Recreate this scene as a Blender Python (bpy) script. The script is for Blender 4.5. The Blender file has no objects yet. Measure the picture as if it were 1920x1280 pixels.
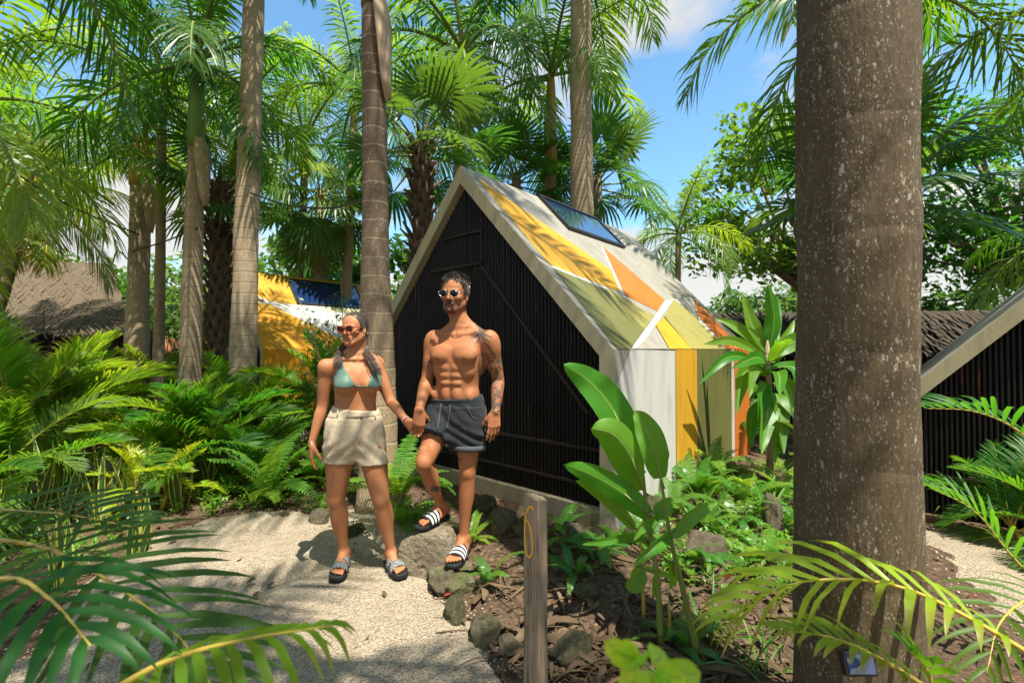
import bpy, bmesh, math, random, os
import numpy as np
from mathutils import Vector, Matrix, noise as mnoise
R = math.radians
V = Vector
scn = bpy.context.scene
col = scn.collection
PI = math.pi

# ------------------------------------------------------------------ camera
CAMZ, F, PITCH = 1.43, 853.0, math.atan(15 / 853)
cam_d = bpy.data.cameras.new('camera'); cam = bpy.data.objects.new('camera', cam_d); col.objects.link(cam)
cam.location = (0, 0, CAMZ); cam.rotation_euler = (PI / 2 + PITCH, 0, 0)
cam_d.lens = 36 * F / 1920; cam_d.sensor_width = 36; cam_d.clip_start = 0.02; cam_d.clip_end = 2000
cam_d.dof.use_dof = True; cam_d.dof.focus_distance = 2.95; cam_d.dof.aperture_fstop = 3.2
scn.camera = cam
CF = V((0, math.cos(PITCH), math.sin(PITCH))); CU = V((0, -math.sin(PITCH), math.cos(PITCH)))

def ray(px, py):
    return CF + V((1, 0, 0)) * ((px - 960) / F) + CU * ((640 - py) / F)
def P(px, py, Y):
    """world point at depth Y seen at photo pixel (px, py)"""
    d = ray(px, py); return V((0, 0, CAMZ)) + d * (Y / d.y)
def G(px, py, z=0.0):
    d = ray(px, py); return V((0, 0, CAMZ)) + d * ((z - CAMZ) / d.z)
def onplane(px, py, o, n):
    d = ray(px, py); c = V((0, 0, CAMZ)); return c + d * ((o - c).dot(n) / d.dot(n))

# ------------------------------------------------------------------ mesh builder
class MB:
    def __init__(s): s.v = []; s.f = []; s.m = []; s.uv = []; s.hasuv = False
    def add(s, verts, faces, mi=0, uvs=None):
        b = len(s.v); s.v += [tuple(p) for p in verts]
        for f in faces: s.f.append([b + i for i in f]); s.m.append(mi)
        s.uv += list(uvs) if uvs else [(0.5, 0.5)] * len(verts)
        if uvs: s.hasuv = True
    def box(s, lo, hi, mi=0, M=None):
        x0, y0, z0 = lo; x1, y1, z1 = hi
        vs = [V(p) for p in ((x0,y0,z0),(x1,y0,z0),(x1,y1,z0),(x0,y1,z0),(x0,y0,z1),(x1,y0,z1),(x1,y1,z1),(x0,y1,z1))]
        if M: vs = [M @ p for p in vs]
        s.add(vs, [(3,2,1,0),(4,5,6,7),(0,1,5,4),(1,2,6,5),(2,3,7,6),(3,0,4,7)], mi)
    def tube(s, pts, rad, n=8, mi=0, caps=True, flat=1.0):
        pts = [V(p) for p in pts]; k = len(pts)
        if not hasattr(rad, '__len__'): rad = [rad] * k
        vs = []; up = None; uvs = []
        for i, p in enumerate(pts):
            t = (pts[min(i + 1, k - 1)] - pts[max(i - 1, 0)])
            t = t.normalized() if t.length > 1e-9 else V((0, 0, 1))
            if up is None: up = V((0, 0, 1)) if abs(t.z) < .9 else V((0, 1, 0))
            a = t.cross(up); a = a.normalized() if a.length > 1e-6 else t.orthogonal().normalized()
            b = a.cross(t).normalized(); up = b
            for j in range(n):
                q = 2 * PI * j / n
                vs.append(p + a * (math.cos(q) * rad[i]) + b * (math.sin(q) * rad[i] * flat)); uvs.append((j / n, i / (k - 1)))
        fs = [(i*n+j, i*n+(j+1)%n, (i+1)*n+(j+1)%n, (i+1)*n+j) for i in range(k-1) for j in range(n)]
        if caps: fs += [tuple(range(n))[::-1], tuple(range((k-1)*n, k*n))]
        s.add(vs, fs, mi, uvs)
    def prism(s, poly, d, mi=0):
        """poly: world points of a planar polygon, extruded by vector d"""
        n = len(poly); poly = [V(p) for p in poly]; d = V(d)
        s.add(poly + [p + d for p in poly], [tuple(range(n))[::-1], tuple(range(n, 2*n))] + [(i, (i+1)%n, n+(i+1)%n, n+i) for i in range(n)], mi)
    def mesh(s, name, mats, smooth=True):
        me = bpy.data.meshes.new(name); me.from_pydata(s.v, [], s.f)
        for m in mats: me.materials.append(m)
        if len(mats) > 1: me.polygons.foreach_set('material_index', s.m)
        me.polygons.foreach_set('use_smooth', [smooth] * len(s.f))
        if s.hasuv:
            uv = me.uv_layers.new(name='UVMap'); li = np.empty(len(me.loops), dtype=np.int32); me.loops.foreach_get('vertex_index', li)
            uv.data.foreach_set('uv', np.array(s.uv, dtype=np.float32)[li].ravel())
        me.update(); return me
    def build(s, name, mats, parent=None, smooth=True):
        if not isinstance(mats, (list, tuple)): mats = [mats]
        return link(name, s.mesh(name, mats, smooth), parent)

def link(name, me, parent=None, loc=None, rot=None, sc=None):
    o = bpy.data.objects.new(name, me); col.objects.link(o)
    if parent: o.parent = parent
    if loc is not None: o.location = loc
    if rot is not None: o.rotation_euler = rot
    if sc is not None: o.scale = (sc, sc, sc) if not hasattr(sc, '__len__') else sc
    return o
def tag(o, label=None, cat=None, group=None, kind=None):
    if label: o['label'] = label
    if cat: o['category'] = cat
    if group: o['group'] = group
    if kind: o['kind'] = kind
    return o
def thing(name, label, cat, loc=(0, 0, 0), rz=0, group=None):
    o = link(name, None, None, loc, (0, 0, rz)); o.empty_display_size = .1
    return tag(o, label, cat, group)
def fbm(p, o=4, sc=1.0):
    return mnoise.fractal(V(p) * sc, 1.0, 2.0, o)
def sstep(a, b, x):
    t = min(1, max(0, (x - a) / (b - a))); return t * t * (3 - 2 * t)
def catmull(pts, n):
    pts = [V(p) for p in pts]; q = [2*pts[0]-pts[1]] + pts + [2*pts[-1]-pts[-2]]; out = []
    m = len(pts) - 1
    for i in range(n + 1):
        u = i / n * m; k = min(int(u), m - 1); t = u - k; a, b, c, d = q[k:k+4]
        out.append(.5 * ((2*b) + (c-a)*t + (2*a-5*b+4*c-d)*t*t + (3*b-a-3*c+d)*t**3))
    return out

# ------------------------------------------------------------------ materials
def newmat(name):
    m = bpy.data.materials.new(name); m.use_nodes = True; nt = m.node_tree; nt.nodes.clear()
    out = nt.nodes.new('ShaderNodeOutputMaterial'); return m, nt, out
class NT:
    """small node helper"""
    def __init__(s, nt): s.nt = nt
    def n(s, t, **k):
        nd = s.nt.nodes.new('ShaderNode' + t)
        for a, b in k.items():
            if a.startswith('i_'):
                key = a[2:]; key = int(key) if key.isdigit() else key.replace('_', ' ')
                s.set(nd, key, b)
            else: setattr(nd, a, b)
        return nd
    def set(s, nd, key, val):
        sk = nd.inputs[key]
        if isinstance(val, bpy.types.NodeSocket): s.nt.links.new(val, sk)
        elif isinstance(val, (tuple, list)) and len(val) == 3 and sk.type == 'RGBA': sk.default_value = (*val, 1)
        else: sk.default_value = val
    def mix(s, fac, a, b, mode='MIX'):
        nd = s.n('Mix', data_type='RGBA', blend_type=mode); s.set(nd, 0, fac); s.set(nd, 6, a); s.set(nd, 7, b); return nd.outputs[2]
    def noise(s, vec, scale, detail=4, rough=.55, dist=0):
        nd = s.n('TexNoise'); s.set(nd, 'Scale', scale); s.set(nd, 'Detail', detail); s.set(nd, 'Roughness', rough); s.set(nd, 'Distortion', dist)
        if vec: s.set(nd, 'Vector', vec)
        return nd.outputs[0]
    def ramp(s, fac, *stops):
        nd = s.n('ValToRGB'); s.set(nd, 0, fac); r = nd.color_ramp
        while len(r.elements) < len(stops): r.elements.new(.5)
        for e, (p, c) in zip(r.elements, stops):
            e.position = p; c = (c, c, c) if not hasattr(c, '__len__') else c; e.color = (*c, 1)
        return nd.outputs[0]
    def math(s, op, a, b=0.0, clamp=False):
        nd = s.n('Math', operation=op, use_clamp=clamp); s.set(nd, 0, a); s.set(nd, 1, b); return nd.outputs[0]
    def obj(s): return s.n('TexCoord').outputs['Object']
    def uv(s): return s.n('TexCoord').outputs['UV']
    def scale(s, vec, sx, sy, sz):
        nd = s.n('Mapping'); s.set(nd, 0, vec); nd.inputs['Scale'].default_value = (sx, sy, sz); return nd.outputs[0]
    def bump(s, h, strength=.3, dist=.01):
        nd = s.n('Bump'); s.set(nd, 'Height', h); s.set(nd, 'Strength', strength); s.set(nd, 'Distance', dist); return nd.outputs[0]
    def pbsdf(s, base, rough=.6, spec=.4, normal=None, metal=0.0, **k):
        nd = s.n('BsdfPrincipled'); s.set(nd, 'Base Color', base); s.set(nd, 'Roughness', rough); s.set(nd, 'Specular IOR Level', spec); s.set(nd, 'Metallic', metal)
        if normal: s.set(nd, 'Normal', normal)
        for a, b in k.items(): s.set(nd, a.replace('_', ' '), b)
        return nd.outputs[0]
    def out(s, sh): s.nt.links.new(sh, [n for n in s.nt.nodes if n.type == 'OUTPUT_MATERIAL'][0].inputs[0])
    def world(s): return s.n('NewGeometry').outputs['Position']

def simple(name, c, rough=.6, spec=.4, nscale=0, namp=.2, bumps=0, bscale=60, metal=0.0):
    m, nt, _ = newmat(name); t = NT(nt); base = c; nrm = None
    if nscale:
        f = t.noise(t.obj(), nscale, 5, .6)
        base = t.mix(f, tuple(x * (1 - namp) for x in c), tuple(min(1, x * (1 + namp)) for x in c))
    if bumps: nrm = t.bump(t.noise(t.obj(), bscale, 4, .6), bumps, .01)
    t.out(t.pbsdf(base, rough, spec, nrm, metal)); return m

def leafmat(name, c, tr, trfac=.4, rough=.38, spec=.5, var=.25, veins=0, huevar=.03, yellow=0.0):
    m, nt, _ = newmat(name); t = NT(nt)
    rnd = t.n('ObjectInfo').outputs['Random']
    f = t.noise(t.obj(), 3.5, 3, .6)
    k = t.math('ADD', t.math('MULTIPLY', rnd, .6), t.math('MULTIPLY', f, .6))
    def tone(cc):
        hs = t.n('HueSaturation'); t.set(hs, 'Hue', t.math('ADD', t.math('MULTIPLY', rnd, -huevar * 2), .5 + huevar)); t.set(hs, 'Saturation', 1.0)
        t.set(hs, 'Value', t.math('ADD', t.math('MULTIPLY', k, var * 2), 1 - var * 1.2)); t.set(hs, 'Color', cc); return hs.outputs[0]
    a, b = tone(c), tone(tr)
    if yellow:
        uv = t.n('SeparateXYZ'); t.set(uv, 0, t.uv()); g = t.math('MULTIPLY', t.ramp(t.math('ADD', uv.outputs[1], t.math('MULTIPLY', t.noise(t.obj(), 9, 3), .6)), (.9, 0), (1.35, 1)), yellow)
        a = t.mix(g, a, (.32, .2, .05)); b = t.mix(g, b, (.4, .26, .05))
    nrm = None
    if veins:
        uv = t.n('SeparateXYZ'); t.set(uv, 0, t.uv()); u, v = uv.outputs[0], uv.outputs[1]
        au = t.math('ABSOLUTE', t.math('SUBTRACT', u, .5))
        w = t.math('SINE', t.math('ADD', t.math('MULTIPLY', v, veins), t.math('MULTIPLY', au, -veins * .35)))
        mid = t.ramp(au, (0.012, 1), (.05, 0))
        a = t.mix(t.math('MULTIPLY', mid, .8), t.mix(t.math('MULTIPLY', t.ramp(w, (.3, 0), (1, 1)), .25), a, t.mix(.5, a, (.2, .4, .04))), (.25, .42, .08))
        b = t.mix(t.math('MULTIPLY', mid, .8), t.mix(t.math('MULTIPLY', t.ramp(w, (.3, 0), (1, 1)), .25), b, t.mix(.5, b, (.05, .12, .01))), (.3, .42, .08))
        nrm = t.bump(t.math('ADD', t.math('MULTIPLY', w, .3), mid), .25, .004)
    p = t.pbsdf(a, rough, spec, nrm)
    tl = t.n('BsdfTranslucent'); t.set(tl, 0, b)
    mx = t.n('MixShader'); t.set(mx, 0, trfac); nt.links.new(p, mx.inputs[1]); nt.links.new(tl.outputs[0], mx.inputs[2])
    t.out(mx.outputs[0]); return m

M = {}
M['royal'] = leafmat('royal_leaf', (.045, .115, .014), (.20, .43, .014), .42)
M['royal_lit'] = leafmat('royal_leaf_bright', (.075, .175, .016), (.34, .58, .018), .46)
M['coco'] = leafmat('coconut_leaf', (.085, .16, .02), (.36, .48, .025), .45, yellow=.6)
M['areca'] = leafmat('areca_leaf', (.08, .185, .012), (.40, .62, .016), .5, rough=.5, spec=.3, yellow=.35)
M['areca_dark'] = leafmat('areca_leaf_dark', (.045, .125, .012), (.22, .48, .015), .44, rough=.48, spec=.3)
M['areca_shade'] = leafmat('areca_leaf_shaded', (.03, .09, .014), (.08, .26, .015), .35, rough=.5, spec=.3)  # darker copy of the areca leaf, shade put into the colour
M['areca_yellow'] = leafmat('areca_leaf_yellow', (.28, .42, .02), (.6, .7, .02), .48, yellow=.4)
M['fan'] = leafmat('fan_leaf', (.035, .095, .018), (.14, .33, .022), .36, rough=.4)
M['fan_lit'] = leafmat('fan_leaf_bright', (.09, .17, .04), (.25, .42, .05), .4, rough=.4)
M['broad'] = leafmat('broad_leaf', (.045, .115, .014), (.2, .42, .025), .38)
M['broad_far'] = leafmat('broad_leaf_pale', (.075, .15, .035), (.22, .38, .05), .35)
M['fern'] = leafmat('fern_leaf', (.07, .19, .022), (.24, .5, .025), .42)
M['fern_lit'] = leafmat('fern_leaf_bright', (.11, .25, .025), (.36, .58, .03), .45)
M['helic'] = leafmat('heliconia_leaf', (.10, .26, .022), (.30, .60, .02), .48, rough=.42, spec=.35, veins=160, var=.12)
M['drac'] = leafmat('dracaena_leaf', (.05, .165, .012), (.22, .52, .013), .4, rough=.42, spec=.35, veins=8, var=.15)
M['lime'] = leafmat('lime_leaf', (.36, .62, .04), (.6, .85, .05), .5, veins=20)
M['sans'] = leafmat('snake_leaf', (.035, .09, .02), (.05, .15, .02), .1, var=.2)
M['sans_edge'] = leafmat('snake_leaf_edge', (.42, .40, .07), (.4, .38, .05), .15, var=.15)
M['croton'] = leafmat('croton_leaf', (.05, .09, .015), (.2, .22, .02), .3, veins=34)
M['purple'] = leafmat('purple_leaf', (.12, .05, .12), (.25, .08, .2), .3)
M['rachis'] = simple('green_stalk', (.16, .2, .04), .45, .4, 8, .3)
M['rachis_y'] = simple('yellow_stalk', (.42, .30, .05), .4, .4, 8, .25)
M['dry'] = simple('dry_leaf', (.085, .055, .032), .8, .2, 12, .4)
M['dry_pale'] = simple('dry_sheath', (.42, .31, .2), .7, .25, 9, .3)
M['pod'] = leafmat('red_leaf', (.25, .03, .02), (.4, .05, .02), .2)
# ------------------------------------------------------------------ light and sky
SUN = V((.23, -.32, .92)).normalized()
sl = bpy.data.lights.new('sun', 'SUN'); sl.energy = 5.0; sl.angle = R(.53); sl.color = (1, .94, .82)
so = bpy.data.objects.new('sun', sl); col.objects.link(so); so.rotation_euler = SUN.to_track_quat('Z', 'Y').to_euler()
w = bpy.data.worlds.new('World'); scn.world = w; w.use_nodes = True; nt = w.node_tree; t = NT(nt)
bg = nt.nodes['Background']
sky = t.n('TexSky', sky_type='NISHITA', sun_disc=False, sun_elevation=math.asin(SUN.z), sun_rotation=math.atan2(SUN.x, SUN.y))
sky.air_density = 1.0; sky.dust_density = .3; sky.ozone_density = 2.5
dirv = t.n('TexCoord').outputs['Generated']; sp = t.n('SeparateXYZ'); t.set(sp, 0, dirv)
zz = t.math('ADD', t.math('MAXIMUM', sp.outputs[2], 0.0), .22)
cb = t.n('CombineXYZ'); t.set(cb, 0, t.math('DIVIDE', sp.outputs[0], zz)); t.set(cb, 1, t.math('DIVIDE', sp.outputs[1], zz)); t.set(cb, 2, 3.7)
cn = t.noise(cb.outputs[0], 1.25, 7, .56, .15)
low = t.ramp(sp.outputs[2], (.08, .32), (.36, -.0))
beh = t.ramp(t.math('MULTIPLY', sp.outputs[1], -1.0), (.0, 0), (.55, .17))  # extra cloud behind the camera, unseen, added for whiter fill light
cl = t.ramp(t.math('ADD', t.math('ADD', cn, low), beh), (.55, 0), (.68, 1))
hs = t.n('HueSaturation'); t.set(hs, 'Saturation', .98); t.set(hs, 'Value', 3.2); t.set(hs, 'Color', sky.outputs[0])
nt.links.new(t.mix(t.math('MULTIPLY', cl, .92), t.mix(1.0, hs.outputs[0], (.80, 1.07, 1.06), 'MULTIPLY'), (10.5, 10.0, 9.2)), bg.inputs[0])
bg.inputs[1].default_value = .040
scn.view_settings.view_transform = 'Standard'; scn.view_settings.look = 'None'; scn.view_settings.exposure = 1.1; scn.view_settings.gamma = 1

# ------------------------------------------------------------------ cabin frame (needed by the terrain)
E1 = V((.7466, -.6653, 0)); E2 = V((.6653, .7466, 0)); CAB_RZ = math.atan2(E1.y, E1.x)
CW, CWALL, CPEAK, CLEN = 3.23, 1.26, 3.0, 3.45
C1 = V((.714, 3.2, .17)) - E1 * (CW / 2)
def cab_at(px, Y, eave_z):          # cabin whose left facade corner stands at pixel px, depth Y
    p = P(px, 655, Y); return V((p.x, p.y, 0)) + E1 * (CW / 2) + V((0, 0, eave_z - CWALL))
C3 = cab_at(1688, 4.35, 1.0)
a2 = P(441, 500, 9.95); C2 = V((a2.x, a2.y, .17))
def cab_dist(x, y, c):
    d = V((x - c.x, y - c.y, 0)); u, v = d.dot(E1), d.dot(E2)
    dx = max(abs(u) - CW / 2, 0); dy = max(-v, v - CLEN, 0); return math.hypot(dx, dy)

def polyd(x, y, poly):              # signed distance, positive inside
    d = 1e9; ins = False; n = len(poly)
    for i in range(n):
        x0, y0 = poly[i]; x1, y1 = poly[(i + 1) % n]; ex, ey = x1 - x0, y1 - y0
        tt = max(0, min(1, ((x - x0) * ex + (y - y0) * ey) / (ex * ex + ey * ey)))
        d = min(d, math.hypot(x - x0 - tt * ex, y - y0 - tt * ey))
        if (y0 > y) != (y1 > y) and x < (x1 - x0) * (y - y0) / (y1 - y0) + x0: ins = not ins
    return d if ins else -d
def lined(x, y, pts, w):
    d = 1e9
    for (x0, y0), (x1, y1) in zip(pts, pts[1:]):
        ex, ey = x1 - x0, y1 - y0; tt = max(0, min(1, ((x - x0) * ex + (y - y0) * ey) / (ex * ex + ey * ey)))
        d = min(d, math.hypot(x - x0 - tt * ex, y - y0 - tt * ey))
    return w - d
gp = lambda a, b: tuple(G(a, b).xy)
MAINP = [(.3, -.6), (.12, .8), gp(965, 1310), gp(925, 1240), gp(880, 1180), gp(815, 1120), gp(793, 1062), gp(765, 985), gp(700, 962), gp(600, 975), gp(540, 962), gp(392, 972),
         gp(300, 1000), gp(225, 1060), gp(120, 1190), (-2.2, 1.2), (-1.6, -.6)]
def pathm(x, y):
    n = .10 * fbm((x * 1.7, y * 1.7, 0), 4) + .03 * fbm((x * 9, y * 9, 1), 2)
    return n + max(polyd(x, y, MAINP), lined(x, y, [(-8, 3.9), (-5.2, 5.2), (-4.3, 6.4), (-3.6, 9)], .75), lined(x, y, [(2.9, -.5), (3.15, 2.0), (3.65, 3.1), (5.4, 1.4), (7.5, -.5)], .62))
def h(x, y):
    z = .02 * fbm((x * .9, y * .9, 0), 3)
    z += .15 * (1 - sstep(.12, 1.15, cab_dist(x, y, C1)))
    z += .13 * math.exp(-((x - 2.35) ** 2 + (y - 4.1) ** 2) / .9)
    z += .15 * (1 - sstep(.2, 1.6, cab_dist(x, y, C2)))
    z -= .10 * sstep(2.6, 3.8, x) * (1 - sstep(7, 9, y))
    z += .05 * sstep(-1.9, -2.6, x) * sstep(6, 2, y)
    return z

# ------------------------------------------------------------------ terrain materials
m, nt, _ = newmat('soil'); t = NT(nt); wp = t.world()
f1 = t.noise(wp, 2.2, 6, .65); f2 = t.noise(wp, 38, 5, .7)
vo = t.n('TexVoronoi'); t.set(vo, 'Scale', 55.0); t.set(vo, 'Vector', wp)
c = t.mix(f1, (.03, .019, .012), (.105, .068, .042)); c = t.mix(t.ramp(f2, (.45, 0), (.7, .6)), c, (.24, .16, .10)); c = t.mix(t.ramp(vo.outputs['Color'], (.86, 0), (.92, .6)), c, (.27, .21, .15))
t.out(t.pbsdf(c, .9, .15, t.bump(t.math('ADD', f2, t.math('MULTIPLY', vo.outputs[0], .5)), .8, .02))); M['soil'] = m
m, nt, _ = newmat('gravel_sand'); t = NT(nt); wp = t.world()
v1 = t.n('TexVoronoi'); t.set(v1, 'Scale', 120.0); t.set(v1, 'Vector', wp); v2 = t.n('TexVoronoi'); t.set(v2, 'Scale', 48.0); t.set(v2, 'Vector', wp); t.set(v2, 'Randomness', 1.0)
f = t.noise(wp, 3.2, 5, .6); g = t.noise(wp, 190, 3, .6)
c = t.mix(f, (.35, .285, .20), (.54, .46, .34)); c = t.mix(t.ramp(v1.outputs['Color'], (.15, .75), (.55, 0)), c, (.17, .125, .08)); c = t.mix(t.ramp(v1.outputs['Color'], (.78, 0), (.9, .7)), c, (.58, .51, .40))
c = t.mix(t.ramp(t.noise(wp, 11, 4, .7), (.52, 0), (.72, .5)), c, (.18, .13, .085))
hh = t.math('ADD', t.math('MULTIPLY', v1.outputs[0], -.8), t.math('ADD', t.math('MULTIPLY', v2.outputs[0], -.7), t.math('MULTIPLY', g, .6)))
hh = t.math('ADD', hh, t.math('MULTIPLY', t.noise(wp, 7, 3, .5, .8), 2.6)); c = t.mix(t.ramp(t.noise(wp, 1.6, 4, .6), (.4, 0), (.7, .5)), c, (.27, .215, .15))
t.out(t.pbsdf(c, .92, .15, t.bump(hh, .95, .014))); M['sand'] = m

# ------------------------------------------------------------------ ground sheet and path
def axis(lo, hi, flo, fhi, step):
    a = list(np.arange(flo, fhi, step)); s = step; x = flo
    while x > lo: s *= 1.35; x -= s; a.insert(0, x)
    s = step; x = a[-1]
    while x < hi: s *= 1.35; x += s; a.append(x)
    return a
xs, ys = axis(-400, 400, -5, 5.2, .07), axis(-60, 800, .2, 7, .07)
g = MB(); nx = len(xs)
vs = [(x, y, h(x, y) - .004 + (.012 * fbm((x * 6, y * 6, 5), 2) if abs(x) < 6 and y < 8 else 0)) for y in ys for x in xs]
g.add(vs, [(j*nx+i, j*nx+i+1, (j+1)*nx+i+1, (j+1)*nx+i) for j in range(len(ys)-1) for i in range(nx-1)])
tag(g.build('ground', M['soil']), kind='structure')
def path_obj(name, x0, x1, y0, y1, st):
    gx = np.arange(x0, x1, st); gy = np.arange(y0, y1, st); mm = {}; g = MB(); idx = {}
    mv = [[pathm(x, y) for x in gx] for y in gy]
    vs = []; fs = []
    def vid(i, j):
        if (i, j) not in idx:
            k = mv[j][i]; x, y = gx[i], gy[j]; idx[(i, j)] = len(vs)
            vs.append((x, y, h(x, y) + max(-.03, min(.02, k * .22)) + .006 * fbm((x * 5, y * 5, 9), 2)))
        return idx[(i, j)]
    for j in range(len(gy) - 1):
        for i in range(len(gx) - 1):
            if max(mv[j][i], mv[j+1][i], mv[j][i+1], mv[j+1][i+1]) > -.12: fs.append((vid(i, j), vid(i+1, j), vid(i+1, j+1), vid(i, j+1)))
    g.add(vs, fs); return tag(g.build(name, M['sand']), kind='structure')
path_obj('path', -3.4, 1.2, -.6, 4.9, .05)
path_obj('path', 1.9, 7.5, -.5, 4.2, .08)
path_obj('path', -8.5, -2.6, 3, 9.2, .1)

# ------------------------------------------------------------------ cabins
m, nt, _ = newmat('charred_slats'); t = NT(nt); o = t.obj()
f = t.noise(t.scale(o, 30, 30, 1.2), 1, 5, .65); k = t.noise(t.scale(o, 28, 28, 1.6), 1.0, 4, .7)
c = t.mix(f, (.002, .0018, .0016), (.008, .006, .005)); c = t.mix(t.ramp(k, (.63, 0), (.70, .9)), c, (.16, .04, .010))  # reddish streaks are glints of grazing light painted into the colour
t.out(t.pbsdf(c, .55, .3, t.bump(t.noise(t.scale(o, 60, 60, 6), 1, 4, .7), .4, .004))); M['char'] = m
M['batten'] = simple('dark_batten', (.022, .013, .009), .6, .3, 14, .5)
def paint(name, c, grime=.35, rough=.55):
    m, nt, _ = newmat(name); t = NT(nt); o = t.obj()
    f = t.noise(t.scale(o, 1, 1, .35), 3.5, 6, .65); s = t.noise(o, 26, 5, .7); pv = t.n('TexVoronoi'); t.set(pv, 'Scale', 15.0); t.set(pv, 'Vector', o); pit = t.math('MULTIPLY', t.ramp(pv.outputs[0], (.03, 1), (.07, 0)), t.ramp(pv.outputs['Color'], (.5, 0), (.6, 1)))
    b = t.mix(t.ramp(f, (.45, 0), (.75, grime)), c, tuple(x * .62 for x in c)); b = t.mix(t.ramp(s, (.62, 0), (.72, .35)), b, (.22, .21, .18)); st = t.noise(t.scale(o, 5, 5, .7), 1.6, 5, .7); b = t.mix(t.ramp(st, (.5, 0), (.72, .55)), b, tuple(x * .5 for x in c)); b = t.mix(t.math('MULTIPLY', pit, .8), b, (.06, .055, .045))
    t.out(t.pbsdf(b, rough, .3, t.bump(t.math('ADD', s, f), .25, .006))); M[name] = m; return m
paint('paint_grey', (.28, .262, .22), .5); paint('paint_white', (.47, .46, .42), .35); paint('paint_cream', (.42, .365, .22), .4)
paint('paint_yellow', (.52, .275, .02)); paint('paint_amber', (.62, .275, .010), .2); paint('paint_khaki', (.26, .235, .07)); paint('paint_olive', (.13, .13, .04)); paint('paint_orange', (.48, .14, .022)); paint('paint_sand', (.62, .54, .26), .2)
paint('concrete', (.30, .25, .165), .7, .85)
m, nt, _ = newmat('skylight_glass'); t = NT(nt)
t.out(t.pbsdf((.012, .03, .10), .04, 1.0, None, 0.0, Coat_Weight=1.0, Coat_Roughness=.03)); M['glass'] = m
M['black_metal'] = simple('black_metal', (.012, .012, .013), .4, .5)
PM = [M[k] for k in ('paint_grey', 'paint_white', 'paint_cream', 'paint_yellow', 'paint_amber', 'paint_khaki', 'paint_olive', 'paint_orange', 'paint_sand', 'concrete')]
GREY, WHITE, CREAM, YEL, AMB, KHA, OLI, ORA, SAN, CON = range(10)
EVR, EVL, APX = V((CW/2, 0, CWALL)), V((-CW/2, 0, CWALL)), V((0, 0, CPEAK))
TH = .115
sl_n = V((CPEAK - CWALL, 0, CW / 2)).normalized()            # right slope normal (local)
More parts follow.
